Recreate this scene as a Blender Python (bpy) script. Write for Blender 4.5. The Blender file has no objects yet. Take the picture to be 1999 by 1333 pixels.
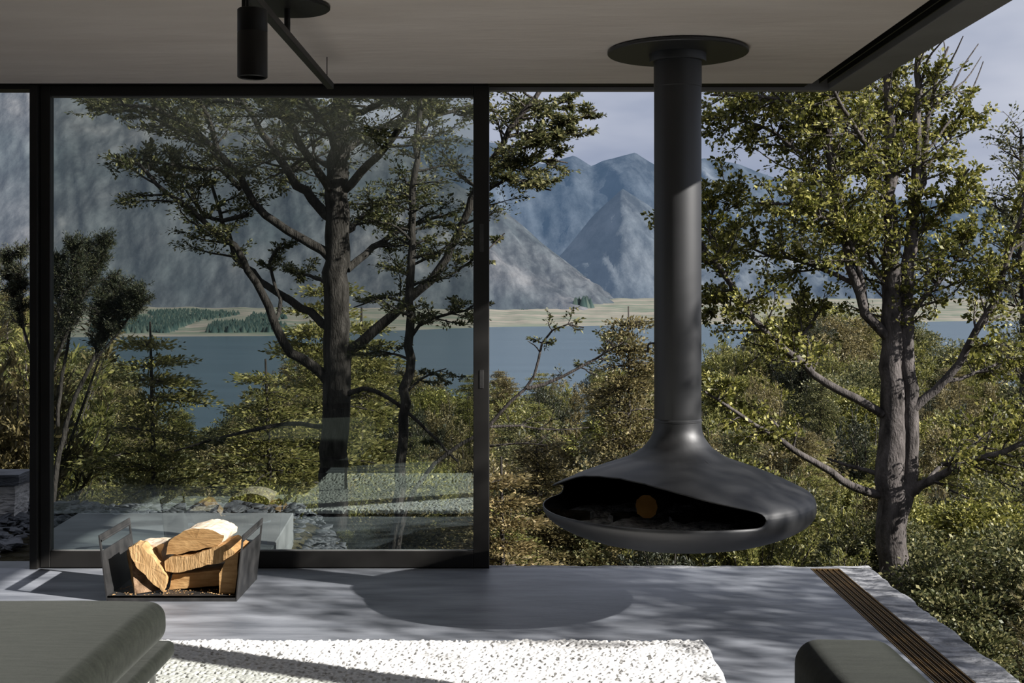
import bpy, bmesh, math, random
import numpy as np
from mathutils import Vector, Matrix, noise
random.seed(7)
RNG = np.random.default_rng(11)
S = bpy.context.scene
COL = S.collection
F = 2400.0; VX = 1001.0; VY = 577.0; EYE = 1.463
def W(px, py, Y):
    return Vector(((px-VX)/F*Y, Y, EYE-(py-VY)/F*Y))

# ------------------------------------------------------------ materials
def new_mat(name):
    m = bpy.data.materials.new(name); m.use_nodes = True
    nt = m.node_tree; nt.nodes.clear()
    out = nt.nodes.new('ShaderNodeOutputMaterial')
    return m, nt, out
def N(nt, typ, **kw):
    n = nt.nodes.new(typ)
    for k, v in kw.items():
        if k.startswith('i_'):
            n.inputs[k[2:].replace('_', ' ')].default_value = v
        else: setattr(n, k, v)
    return n
def L(nt, a, b): nt.links.new(a, b)
def noise_mat(name, c1, c2, scale=5, stretch=(1,1,1), rough=.6, rough2=None, bump=.1, bscale=40, spec=.5, metal=0, detail=6, lo=.3, hi=.7, c3=None, dist=.01, sheen=0):
    m, nt, out = new_mat(name)
    b = N(nt, 'ShaderNodeBsdfPrincipled')
    tc = N(nt, 'ShaderNodeTexCoord'); mp = N(nt, 'ShaderNodeMapping'); mp.inputs['Scale'].default_value = stretch
    L(nt, tc.outputs['Object'], mp.inputs['Vector'])
    n1 = N(nt, 'ShaderNodeTexNoise'); n1.inputs['Scale'].default_value = scale; n1.inputs['Detail'].default_value = detail
    L(nt, mp.outputs[0], n1.inputs['Vector'])
    r = N(nt, 'ShaderNodeValToRGB')
    r.color_ramp.elements[0].position = lo; r.color_ramp.elements[0].color = (*c1, 1)
    r.color_ramp.elements[1].position = hi; r.color_ramp.elements[1].color = (*c2, 1)
    if c3:
        e = r.color_ramp.elements.new(min(.98, hi+.12)); e.color = (*c3, 1)
    L(nt, n1.outputs['Fac'], r.inputs[0]); L(nt, r.outputs[0], b.inputs['Base Color'])
    b.inputs['Roughness'].default_value = rough; b.inputs['Metallic'].default_value = metal
    b.inputs['Specular IOR Level'].default_value = spec
    if sheen: b.inputs['Sheen Weight'].default_value = sheen
    if rough2 is not None:
        mr = N(nt, 'ShaderNodeMapRange'); mr.inputs['To Min'].default_value = rough; mr.inputs['To Max'].default_value = rough2
        L(nt, n1.outputs['Fac'], mr.inputs['Value']); L(nt, mr.outputs[0], b.inputs['Roughness'])
    if bump:
        n2 = N(nt, 'ShaderNodeTexNoise'); n2.inputs['Scale'].default_value = bscale; n2.inputs['Detail'].default_value = 5
        L(nt, mp.outputs[0], n2.inputs['Vector'])
        bp = N(nt, 'ShaderNodeBump'); bp.inputs['Strength'].default_value = bump; bp.inputs['Distance'].default_value = dist
        L(nt, n2.outputs['Fac'], bp.inputs['Height']); L(nt, bp.outputs[0], b.inputs['Normal'])
    L(nt, b.outputs[0], out.inputs[0])
    return m
def leaf_mat(name, dark, mid, light, trans=.35, spec=.35):
    m, nt, out = new_mat(name)
    at = N(nt, 'ShaderNodeAttribute'); at.attribute_name = 'rnd'
    r = N(nt, 'ShaderNodeValToRGB'); e = r.color_ramp.elements
    e[0].position = 0; e[0].color = (*dark, 1); e[1].position = 1; e[1].color = (*light, 1)
    q = e.new(.55); q.color = (*mid, 1)
    L(nt, at.outputs['Fac'], r.inputs[0])
    b = N(nt, 'ShaderNodeBsdfPrincipled'); b.inputs['Roughness'].default_value = .5
    b.inputs['Specular IOR Level'].default_value = spec
    t = N(nt, 'ShaderNodeBsdfTranslucent'); mx = N(nt, 'ShaderNodeMixShader'); mx.inputs[0].default_value = trans
    L(nt, r.outputs[0], b.inputs['Base Color']); L(nt, r.outputs[0], t.inputs[0])
    L(nt, b.outputs[0], mx.inputs[1]); L(nt, t.outputs[0], mx.inputs[2]); L(nt, mx.outputs[0], out.inputs[0])
    return m
def glass_mat(name, tint, refl=.1):
    m, nt, out = new_mat(name)
    g = N(nt, 'ShaderNodeNewGeometry'); d = N(nt, 'ShaderNodeVectorMath', operation='DOT_PRODUCT')
    L(nt, g.outputs['Normal'], d.inputs[0]); L(nt, g.outputs['Incoming'], d.inputs[1])
    a = N(nt, 'ShaderNodeMath', operation='ABSOLUTE'); L(nt, d.outputs['Value'], a.inputs[0])
    s = N(nt, 'ShaderNodeMath', operation='SUBTRACT'); s.inputs[0].default_value = 1; L(nt, a.outputs[0], s.inputs[1])
    p = N(nt, 'ShaderNodeMath', operation='POWER'); L(nt, s.outputs[0], p.inputs[0]); p.inputs[1].default_value = 5
    ma = N(nt, 'ShaderNodeMath', operation='MULTIPLY_ADD'); L(nt, p.outputs[0], ma.inputs[0]); ma.inputs[1].default_value = 1-refl; ma.inputs[2].default_value = refl
    t = N(nt, 'ShaderNodeBsdfTransparent'); t.inputs[0].default_value = (*tint, 1)
    gl = N(nt, 'ShaderNodeBsdfGlossy'); gl.inputs['Roughness'].default_value = 0.0; gl.inputs[0].default_value = (.85, 1, .95, 1)
    mx = N(nt, 'ShaderNodeMixShader'); L(nt, ma.outputs[0], mx.inputs[0]); L(nt, t.outputs[0], mx.inputs[1]); L(nt, gl.outputs[0], mx.inputs[2])
    L(nt, mx.outputs[0], out.inputs[0])
    return m

M = {}
M['concrete'] = noise_mat('polished_concrete', (.12,.130,.150), (.33,.345,.38), 2.2, (1,4.2,1), .38, .5, .5, 14, .5, dist=.004, detail=12, lo=.3, hi=.72)
M['stone'] = noise_mat('rough_schist', (.12,.125,.135), (.42,.42,.43), 5, (1,2.5,2), .8, None, 1.0, 18, .2, dist=.03, lo=.35, hi=.6)
M['palestone'] = noise_mat('pale_stone', (.32,.31,.3), (.68,.66,.63), 4, (1,1,3), .85, None, 1.0, 12, .2, dist=.04)
M['slab'] = noise_mat('terrace_concrete', (.16,.17,.175), (.25,.26,.265), 3, (1,1,1), .7, None, .3, 30, .2, dist=.004)
M['plaster'] = noise_mat('ceiling_plaster', (.81,.725,.66), (.91,.825,.76), 1.3, (1,4,1), .9, None, .5, 5, .1, dist=.012)
M['wallp'] = noise_mat('wall_plaster', (.55,.52,.48), (.62,.6,.56), 2, (1,1,1), .9, None, .3, 8, .1)
M['black'] = noise_mat('black_aluminium', (.012,.011,.010), (.017,.016,.015), 6, (1,1,1), .42, .55, .05, 90, .4, dist=.001)
M['slot'] = noise_mat('track_black', (.004,.004,.004), (.007,.007,.007), 6, (1,1,1), .6, None, 0, 90, .2)
M['fascia'] = noise_mat('fascia_grey', (.20,.196,.192), (.25,.244,.24), 3, (1,1,1), .7, None, .1, 40, .2)
M['steel'] = noise_mat('matt_black_steel', (.010,.0105,.0115), (.016,.0165,.018), 5, (1,1,1), .50, .54, .04, 60, .85, dist=.001)
M['blacksteel'] = noise_mat('raw_dark_steel', (.03,.03,.031), (.07,.068,.066), 14, (1,1,1), .38, .6, .1, 80, .6, dist=.001, metal=.5)
M['soot'] = noise_mat('soot', (.008,.008,.008), (.02,.019,.018), 10, (1,1,1), .95, None, .2, 50, .1)
M['bronze'] = noise_mat('bronze_strip', (.14,.085,.03), (.27,.17,.06), 12, (8,.6,1), .38, .55, .05, 80, .5, metal=.7)
M['brown'] = noise_mat('dark_brown_metal', (.035,.028,.020), (.06,.048,.034), 12, (8,.6,1), .5, .6, .05, 80, .4, metal=.3)
M['fabric'] = noise_mat('grey_green_fabric', (.010,.0115,.009), (.026,.0285,.023), 9, (1,7,4), .95, None, .5, 160, .1, dist=.003, sheen=.15)
M['chrome'] = noise_mat('satin_metal', (.3,.3,.3), (.4,.4,.4), 5, (1,1,1), .35, None, 0, 5, .5, metal=.9)
M['rug'] = noise_mat('cream_wool', (.74,.73,.71), (.88,.87,.85), 90, (1,1,1), .95, None, .4, 200, .05, dist=.003)
M['bark'] = noise_mat('beech_bark', (.022,.019,.017), (.085,.075,.068), 7, (3,3,.7), .9, None, 1.0, 25, .1, dist=.03)
M['barkpale'] = noise_mat('pale_bark', (.032,.028,.026), (.12,.106,.10), 6, (3,3,1.2), .85, None, .8, 25, .15, dist=.02)
M['wood'] = noise_mat('split_wood', (.28,.15,.055), (.52,.32,.14), 9, (1,1,5), .75, None, .5, 30, .2, dist=.006)
M['woodgrain'] = noise_mat('split_wood_grain', (.30,.17,.065), (.60,.39,.19), 10, (5,1,1), .75, None, .6, 26, .2, dist=.008)
M['woodpale'] = noise_mat('pale_cut_wood', (.50,.38,.26), (.78,.68,.55), 12, (1,4,1), .75, None, .4, 40, .2, dist=.005)
M['logbark'] = noise_mat('log_bark', (.10,.06,.035), (.36,.24,.15), 22, (1,1,1), .9, None, 1, 60, .1, dist=.01)
M['ash'] = noise_mat('ash', (.10,.10,.10), (.45,.44,.42), 26, (1,1,1), .95, None, 1, 60, .05, dist=.02)
M['char'] = noise_mat('charred_wood', (.008,.007,.006), (.05,.04,.03), 15, (1,1,1), .9, None, .8, 50, .1)
M['ember'] = noise_mat('scorched_orange_wood', (.30,.14,.03), (.5,.26,.07), 10, (1,1,1), .8, None, .3, 40, .1)
M['ground'] = noise_mat('forest_floor', (.02,.018,.010), (.07,.06,.03), 1.2, (1,1,1), .95, None, 1, 6, .1, dist=.2)
M['slate'] = noise_mat('slate', (.025,.028,.033), (.11,.118,.13), 3.5, (1,1,5), .6, None, .6, 20, .4, dist=.02)
M['lf_dark'] = leaf_mat('beech_leaf', (.028,.036,.014), (.08,.088,.032), (.34,.31,.14))
M['lf_gold'] = leaf_mat('bright_leaf', (.04,.046,.010), (.13,.135,.024), (.46,.42,.13), .38)
M['lf_kan'] = leaf_mat('kanuka_leaf', (.016,.022,.012), (.038,.046,.026), (.11,.105,.055), .2)
M['lf_olive'] = leaf_mat('olive_leaf', (.045,.055,.014), (.14,.145,.038), (.34,.31,.10))
M['lf_light'] = leaf_mat('sunlit_olive_leaf', (.07,.08,.022), (.20,.19,.055), (.44,.39,.15), .45)  # olive leaf with sunlight painted in as a lighter colour
M['lf_brown'] = leaf_mat('brown_olive_leaf', (.04,.038,.016), (.125,.105,.042), (.34,.28,.13))
M['lf_amber'] = leaf_mat('amber_leaf', (.06,.05,.02), (.17,.135,.055), (.44,.34,.17))
M['glass'] = glass_mat('clear_glass', (.62,.66,.635), .19)
M['glass2'] = glass_mat('side_glass', (.84,.85,.83), .05)
M['lake'] = noise_mat('lake_water', (.022,.052,.072), (.034,.07,.094), .004, (1,6,1), .25, None, .15, .08, .28, dist=1.5)
def mountain_mat(name, a, b, c, sc, haze, hs, bd=25):
    m = noise_mat(name, a, b, sc, (1,.5,1.3), .95, None, .6, sc*4, .0, dist=bd, c3=c, lo=.35, hi=.58, detail=10)
    nt = m.node_tree; tcn = [n for n in nt.nodes if n.type == 'TEX_COORD'][0]
    mp2 = N(nt, 'ShaderNodeMapping'); mp2.inputs['Scale'].default_value = (1.6,.35,.8); mp2.inputs['Rotation'].default_value = (0,math.radians(38),0); L(nt, tcn.outputs['Object'], mp2.inputs['Vector'])
    nf = N(nt, 'ShaderNodeTexNoise'); nf.inputs['Scale'].default_value = sc*3.2; nf.inputs['Detail'].default_value = 12; nf.inputs['Roughness'].default_value = .68; L(nt, mp2.outputs[0], nf.inputs['Vector'])
    mr = N(nt, 'ShaderNodeMapRange'); mr.inputs['From Min'].default_value = .38; mr.inputs['From Max'].default_value = .66; mr.inputs['To Min'].default_value = .35; mr.inputs['To Max'].default_value = 1.5; L(nt, nf.outputs['Fac'], mr.inputs['Value'])
    rp = [n for n in nt.nodes if n.type == 'VALTORGB'][0]; vm = N(nt, 'ShaderNodeVectorMath', operation='SCALE'); L(nt, rp.outputs[0], vm.inputs[0]); L(nt, mr.outputs[0], vm.inputs['Scale'])
    pb = [n for n in nt.nodes if n.type == 'BSDF_PRINCIPLED'][0]; L(nt, vm.outputs[0], pb.inputs['Base Color'])
    p = [n for n in nt.nodes if n.type == 'BSDF_PRINCIPLED'][0]      # surface glow painted in for the sky light scattered by distance haze
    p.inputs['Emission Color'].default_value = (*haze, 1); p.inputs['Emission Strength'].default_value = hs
    return m
M['mtA'] = mountain_mat('hazy_spur_rock', (.030,.036,.036), (.058,.060,.060), (.11,.105,.10), .0035, (.078,.097,.130), .85, 20)
M['mtB'] = mountain_mat('hazy_far_range_rock', (.025,.03,.035), (.045,.05,.055), (.07,.075,.08), .0012, (.052,.088,.145), 1.0, 60)
M['mtD'] = mountain_mat('hazy_mid_range_rock', (.028,.034,.038), (.06,.065,.068), (.10,.10,.10), .002, (.062,.092,.14), .95, 40)
M['plain'] = noise_mat('dry_shore', (.10,.13,.10), (.25,.215,.185), .0045, (1,3,1), .95, None, .5, .02, 0, dist=4, c3=(.34,.31,.285))
M['pines'] = leaf_mat('plantation', (.02,.04,.035), (.03,.055,.05), (.07,.09,.07), .1)

# ------------------------------------------------------------ object helpers
def tag(o, label=None, cat=None, group=None, kind=None):
    if label: o['label'] = label
    if cat: o['category'] = cat
    if group: o['group'] = group
    if kind: o['kind'] = kind
    return o
def empty(name, loc=(0,0,0), rz=0):
    o = bpy.data.objects.new(name, None); o.empty_display_size = .1
    o.location = loc; o.rotation_euler = (0,0,rz); COL.objects.link(o); return o
def link(name, me, mats, parent=None, smooth=False, loc=None):
    o = bpy.data.objects.new(name, me)
    for m in (mats if isinstance(mats, (list, tuple)) else [mats]):
        if len(me.materials) < (len(mats) if isinstance(mats, (list,tuple)) else 1): me.materials.append(M[m])
    COL.objects.link(o)
    if parent: o.parent = parent
    if loc is not None: o.location = loc
    if smooth: me.polygons.foreach_set('use_smooth', [True]*len(me.polygons))
    return o
def from_np(name, V, Fq, mats, parent=None, smooth=False, rnd=None, matidx=None):
    """V (n,3), Fq (m,k) faces of k verts"""
    me = bpy.data.meshes.new(name)
    n, m, k = len(V), len(Fq), Fq.shape[1]
    me.vertices.add(n); me.vertices.foreach_set('co', np.asarray(V, dtype=np.float32).ravel())
    me.loops.add(m*k); me.loops.foreach_set('vertex_index', np.asarray(Fq, dtype=np.int32).ravel())
    me.polygons.add(m); me.polygons.foreach_set('loop_start', np.arange(0, m*k, k, dtype=np.int32))
    if rnd is not None:
        at = me.attributes.new('rnd', 'FLOAT', 'FACE'); at.data.foreach_set('value', np.asarray(rnd, dtype=np.float32))
    me.update(calc_edges=True); me.validate()
    if matidx is not None: me.polygons.foreach_set('material_index', np.asarray(matidx, dtype=np.int32))
    return link(name, me, mats, parent, smooth)
def from_bm(name, bm, mats, parent=None, smooth=False):
    me = bpy.data.meshes.new(name); bm.normal_update(); bm.to_mesh(me); bm.free()
    return link(name, me, mats, parent, smooth)
def bm_box(bm, x0, x1, y0, y1, z0, z1, bev=0, seg=2):
    r = bmesh.ops.create_cube(bm, size=1)
    vs = r['verts']
    for v in vs:
        v.co = Vector((x0 if v.co.x < 0 else x1, y0 if v.co.y < 0 else y1, z0 if v.co.z < 0 else z1))
    if bev:
        es = list({e for v in vs for e in v.link_edges})
        bmesh.ops.bevel(bm, geom=es, offset=bev, segments=seg, profile=.5, affect='EDGES')
def box(name, b, mat, parent=None, bev=0, seg=2, smooth=False):
    bm = bmesh.new(); bm_box(bm, *b, bev, seg); return from_bm(name, bm, mat, parent, smooth)
def lathe(profile, seg=64, a0=0, a1=2*math.pi, cx=0, cy=0):
    """profile list of (r,z) -> V,F"""
    n = len(profile); full = abs(a1-a0-2*math.pi) < 1e-6
    A = np.linspace(a0, a1, seg, endpoint=not full)
    P = np.array(profile)
    V = np.stack([cx+np.outer(np.cos(A), P[:,0]), cy+np.outer(np.sin(A), P[:,0]), np.tile(P[:,1], (len(A),1))], -1).reshape(-1,3)
    Fs = []
    for i in range(len(A) if full else len(A)-1):
        j = (i+1) % len(A)
        for k in range(n-1): Fs.append((i*n+k, j*n+k, j*n+k+1, i*n+k+1))
    return V, np.array(Fs)
def lathe_obj(name, profile, mat, parent=None, seg=64, cx=0, cy=0, smooth=True):
    V, Fq = lathe(profile, seg, cx=cx, cy=cy)
    o = from_np(name, V, Fq, mat, parent, smooth)
    if smooth:
        bm = bmesh.new(); bm.from_mesh(o.data); bmesh.ops.remove_doubles(bm, verts=bm.verts, dist=1e-5)
        for e in bm.edges:
            if len(e.link_faces) == 2 and e.calc_face_angle(0) > math.radians(35): e.smooth = False
        bmesh.ops.recalc_face_normals(bm, faces=bm.faces)
        bm.to_mesh(o.data); bm.free()
    return o
def tubes(polys, sides=5):
    """polys: list of (points(n,3), radii(n)) -> V,F"""
    Vs, Fs, off = [], [], 0
    ang = np.arange(sides)*2*math.pi/sides; ca, sa = np.cos(ang), np.sin(ang)
    for P, R in polys:
        P = np.asarray(P, float); R = np.asarray(R, float); n = len(P)
        T = np.gradient(P, axis=0); T /= (np.linalg.norm(T, axis=1, keepdims=True)+1e-9)
        ref = np.array([0,1,0.]) if abs(T[:,1]).mean() < .8 else np.array([1,0,0.])
        U = np.cross(T, ref); U /= (np.linalg.norm(U, axis=1, keepdims=True)+1e-9); Wv = np.cross(T, U)
        V = P[:,None]+R[:,None,None]*(ca[None,:,None]*U[:,None]+sa[None,:,None]*Wv[:,None])
        Vs.append(V.reshape(-1,3))
        i = np.arange(n-1)[:,None]*sides; k = np.arange(sides)[None]; k2 = (k+1) % sides
        Fs.append((np.stack([i+k, i+k2, i+sides+k2, i+sides+k], -1).reshape(-1,4))+off)
        off += n*sides
    return np.concatenate(Vs), np.concatenate(Fs)
def resample(P, R, n):
    P = np.asarray(P, float); R = np.asarray(R, float)
    d = np.r_[0, np.cumsum(np.linalg.norm(np.diff(P, axis=0), axis=1))]
    # smooth (Catmull-like) through cubic hermite on arc length
    t = np.linspace(0, d[-1], n); m = np.gradient(P, d, axis=0)
    k = np.clip(np.searchsorted(d, t, side='right')-1, 0, len(d)-2)
    h = (d[k+1]-d[k]); s = ((t-d[k])/h)[:,None]; h = h[:,None]
    Q = (2*s**3-3*s**2+1)*P[k]+(s**3-2*s**2+s)*h*m[k]+(-2*s**3+3*s**2)*P[k+1]+(s**3-s**2)*h*m[k+1]
    return Q, np.interp(t, d, R), d[-1]
def unit(v):
    return v/(np.linalg.norm(v, axis=-1, keepdims=True)+1e-9)
def leaves(P, D, size, flat=.5, wr=.5):
    """diamond leaves at P along D; flat 0..1 how horizontal they lie"""
    n = len(P)
    nr = RNG.normal(size=(n,3)); nr[:,2] = nr[:,2]*(1-flat)+flat*2.2*np.sign(RNG.random(n)+.2)
    D = unit(D+RNG.normal(size=(n,3))*.45); nr = unit(nr)
    U = unit(np.cross(D, nr)); s = size*RNG.uniform(.65, 1.3, n)[:,None]
    b = P; tip = P+D*s; mid = P+D*s*.5
    l = mid+U*s*wr*.5+nr*s*.06; r = mid-U*s*wr*.5+nr*s*.06
    V = np.stack([b, r, tip, l], 1).reshape(-1,3)
    return V, np.arange(4*n).reshape(-1,4), RNG.random(n)

# ------------------------------------------------------------ world, sun, camera
SUN_DIR = Vector((-.92, .40, -.53)).normalized()      # direction light travels
sun = bpy.data.lights.new('sun', 'SUN'); sun.energy = 10.0; sun.angle = math.radians(.6); sun.color = (1, .965, .92)
so = bpy.data.objects.new('sun', sun); COL.objects.link(so); so.rotation_euler = SUN_DIR.to_track_quat('-Z', 'Y').to_euler()
so.location = (20,-10,15)
w = bpy.data.worlds.new('sky'); S.world = w; w.use_nodes = True; nt = w.node_tree; nt.nodes.clear()
wo = N(nt, 'ShaderNodeOutputWorld'); bg = N(nt, 'ShaderNodeBackground'); bg.inputs[1].default_value = 1.0
tc = N(nt, 'ShaderNodeTexCoord'); mp = N(nt, 'ShaderNodeMapping'); mp.inputs['Scale'].default_value = (1,1,3.2)
mp.inputs['Location'].default_value = (.35,.1,.25)
L(nt, tc.outputs['Generated'], mp.inputs['Vector'])
n1 = N(nt, 'ShaderNodeTexNoise'); n1.inputs['Scale'].default_value = 2.3; n1.inputs['Detail'].default_value = 5; n1.inputs['Roughness'].default_value = .5
L(nt, mp.outputs[0], n1.inputs['Vector'])
r = N(nt, 'ShaderNodeValToRGB'); e = r.color_ramp.elements
e[0].position = .36; e[0].color = (.26,.305,.42,1); e[1].position = .64; e[1].color = (.62,.64,.72,1)
L(nt, n1.outputs['Fac'], r.inputs[0]); L(nt, r.outputs[0], bg.inputs[0]); L(nt, bg.outputs[0], wo.inputs[0])
cam = bpy.data.cameras.new('camera'); co = bpy.data.objects.new('camera', cam); COL.objects.link(co)
cam.sensor_width = 36; cam.lens = 36*F/1999; cam.shift_y = -(666.5-VY)/1999; cam.shift_x = -(VX-999.5)/1999
cam.clip_end = 30000; cam.clip_start = .05
co.location = (0,0,EYE); co.rotation_euler = (math.radians(90),0,0); S.camera = co
S.view_settings.view_transform = 'Standard'; S.view_settings.look = 'None'; S.view_settings.exposure = .12
S.cycles.max_bounces = 7; S.cycles.diffuse_bounces = 4; S.cycles.transparent_max_bounces = 16
S.cycles.use_denoising = True; S.cycles.caustics_reflective = False; S.cycles.caustics_refractive = False
S.cycles.sample_clamp_indirect = 6

# ------------------------------------------------------------ room shell
ZC = 2.593
def st(o): o['kind'] = 'structure'; return o
XS0, XS1, XF = 1.594, 1.733, 1.915      # slot and fascia
YD0, YD1, YF = 6.55, 6.735, 6.80
# floor slab
bm = bmesh.new(); bm_box(bm, -6.5, XS0, -3.5, 6.60, -.3, 0)
st(from_bm('floor', bm, 'concrete'))
# rough stone border round the slab (back and right)
def rough_border(name, x0, x1, y0, y1, nx, ny, edge, amp=.02):
    """top grid with a ragged outer edge and a broken vertical face"""
    rows = []
    V = []; Fs = []
    us = np.linspace(0, 1, nx); vs = np.linspace(0, 1, ny)
    for j, v in enumerate(vs):
        for i, u in enumerate(us):
            x = x0+(x1-x0)*u; y = y0+(y1-y0)*v; z = 0
            nz = noise.fractal(Vector((x*3, y*3, 1.3)), 1, 2, 5)
            if edge == 'x':
                e = u; x += (u**4)*amp*2.2*nz
            else:
                e = v; y += (v**4)*amp*1.4*nz
            z = -.0005-(.012*abs(nz)*min(1, e*2.5)) - (.03*(1+nz)*(e > .97))
            V.append((x, y, z))
    for j in range(ny-1):
        for i in range(nx-1):
            a = j*nx+i; Fs.append((a, a+1, a+nx+1, a+nx))
    # skirt
    ring = [(j*nx+nx-1) for j in range(ny)] if edge == 'x' else [(ny-1)*nx+i for i in range(nx)][::-1]
    prev = ring
    for s in range(1, 9):
        cur = []
        for k in prev:
            x, y, z = V[k]; q = .05*noise.fractal(Vector((x*4+s, y*4, s*.7)), 1, 2, 4)
            if edge == 'x': p = (V[ring[prev.index(k)]][0]+q*.6-.01*s, y, -.2*s)
            else: p = (x, V[ring[prev.index(k)]][1]+q*.6-.01*s, -.2*s)
            cur.append(len(V)); V.append(p)
        for i in range(len(prev)-1): Fs.append((prev[i], cur[i], cur[i+1], prev[i+1]))
        prev = cur
    o = from_np(name, np.array(V), np.array(Fs), 'stone', None, True)
    return st(o)
rough_border('trim_1', 1.752, 1.935, -3.5, 6.60, 14, 420, 'x')
rough_border('trim_2', -1.0, 1.93, 6.60, 6.685, 240, 8, 'y')
# bronze floor track
o = box('trim_3', (1.594, 1.752, -3.5, 6.60, -.28, -.016), 'slot'); st(o)
t = st(empty('floor_track', (1.673, 1.5, 0))); 
for k in range(6):
    x = 1.5965+k*.0292
    st(box('bronze_strip', (x-1.673, x+.0042-1.673, -5.0, 5.07, -.016, .002), 'bronze', t))
    if k < 5:
        st(box('bronze_strip', (x+.0135-1.673, x+.0165-1.673, -5.0, 5.07, -.016, -.001), 'bronze', t))
        st(box('channel_floor', (x+.005-1.673, x+.0285-1.673, -5.0, 5.07, -.0165, -.006), 'brown', t))
box('end_cap', (-.076, .076, 5.07, 5.085, -.016, .002), 'bronze', t)
# ceiling and roof
st(box('ceiling', (-6.5, XS0, -3.5, YD0, ZC, ZC+.16), 'plaster'))
st(box('trim_4', (-6.6, XF, -3.6, YF, ZC+.16, ZC+.5), 'fascia'))                      # roof slab over the track recess
st(box('trim_5', (XS1, XF, -3.6, YF, ZC, ZC+.16), 'fascia', bev=.004))              # right fascia
st(box('trim_6', (-6.6, XS1, YD1, YF, ZC-.004, ZC+.16), 'fascia'))                    # front soffit strip
for i, x in enumerate((XS0+.003, XS0+.045, XS0+.09)):
    st(box('trim_%d' % (7+i), (x, x+.006, -3.5, 6.58, ZC+.005, ZC+.16), 'black' if i else 'slot'))
st(box('trim_10', (XS0+.001, XS1-.001, -3.5, 6.7, ZC+.15, ZC+.16), 'slot'))
st(box('trim_11', (-6.5, XS0, YD0+.001, YD1-.001, ZC+.012, ZC+.15), 'slot'))
# walls off frame
st(box('wall_back', (-6.5, 2.0, -3.7, -3.5, -.3, ZC+.16), 'wallp'))
st(box('wall_left', (-6.7, -6.5, -3.7, 4.6, -.3, ZC+.16), 'wallp'))

st(box('wall_sun_block', (1.46, 1.58, -3.5, 1.4, 0.001, ZC-.001), 'wallp'))  # unseen wall, added to keep sun off the floor mirrored in the glass
# sliding doors -----------------------------------------------------------
def frame_bm(x0, x1, z0, z1, y0, y1, wl, wr, wt, wb):
    bm = bmesh.new()
    bm_box(bm, x0, x0+wl, y0, y1, z0, z1, .003, 1); bm_box(bm, x1-wr, x1, y0, y1, z0, z1, .003, 1)
    bm_box(bm, x0+wl, x1-wr, y0, y1, z1-wt, z1, .003, 1); bm_box(bm, x0+wl, x1-wr, y0, y1, z0, z0+wb, .003, 1)
    return bm
YP = 6.60
X = lambda px, Y=YP: (px-VX)/F*Y
Z = lambda py, Y=YP: EYE-(py-VY)/F*Y
d1 = st(empty('door_1', (X(515), YP, 0)))
ox = X(515)
st(from_bm('door_frame', frame_bm(X(78)-ox, X(955)-ox, .003, Z(166), 0, .055, X(98)-X(78), X(955)-X(924), Z(166)-Z(187), Z(1077)-.0), 'black', d1))
bm = bmesh.new(); vs = [bm.verts.new(p) for p in ((X(97)-ox, .028, Z(1079)), (X(925)-ox, .028, Z(1079)), (X(925)-ox, .028, Z(186)), (X(97)-ox, .028, Z(186)))]
bm.faces.new(vs); st(from_bm('glass_pane', bm, 'glass', d1))
bm = bmesh.new(); bm_box(bm, X(97)-ox, X(925)-ox, .015, .04, Z(1079), Z(1075), 0); bm_box(bm, X(97)-ox, X(925)-ox, .015, .04, Z(189), Z(184), 0)
st(from_bm('glazing_bead', bm, 'fascia', d1))
for (a, b) in ((437, 492), (722, 758)):
    bm = bmesh.new(); bm_box(bm, X(936)-ox, X(944)-ox, -.004, .004, Z(b), Z(a), .0015, 1); st(from_bm('door_pull', bm, 'blacksteel', d1))
st(box('trim_12', (X(61.5), X(77), YP-.03, YP+.08, 0.001, ZC-.001), 'black', bev=.003))
st(box('trim_13', (X(61.5)+.05, X(1000)-.13, YP-.02, YP+.055, Z(165.5), ZC+.01), 'black'))
st(box('trim_14', (-6.5, X(61), YP-.02, YP+.10, Z(175), ZC+.01), 'black'))
st(box('trim_15', (X(78), X(955), YP-.005, YP+.06, -.02, .0025), 'slot'))
# side doors stacked in the right-hand track, off frame (their glass and stile shade the rug)
for k, x in enumerate((1.612, 1.655, 1.700)):
    d = st(empty('door_%d' % (k+2), (x, 3.0, 0)))
    bm = bmesh.new(); w_ = .0125; ye = .66+.02*k
    bm_box(bm, -w_, w_, ye-.115, ye, .004, ZC-.003); bm_box(bm, -w_, w_, -4.2, -4.08, .004, ZC-.003)
    bm_box(bm, -w_, w_, -4.08, ye-.115, .004, .09); bm_box(bm, -w_, w_, -4.08, ye-.115, ZC-.07, ZC-.003)
    st(from_bm('door_frame', bm, 'black', d))
    bm = bmesh.new(); bm.faces.new([bm.verts.new(p) for p in ((0,-4.09,.085), (0,ye-.11,.085), (0,ye-.11,ZC-.068), (0,-4.09,ZC-.068))])
    st(from_bm('glass_pane', bm, 'glass2', d))

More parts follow.
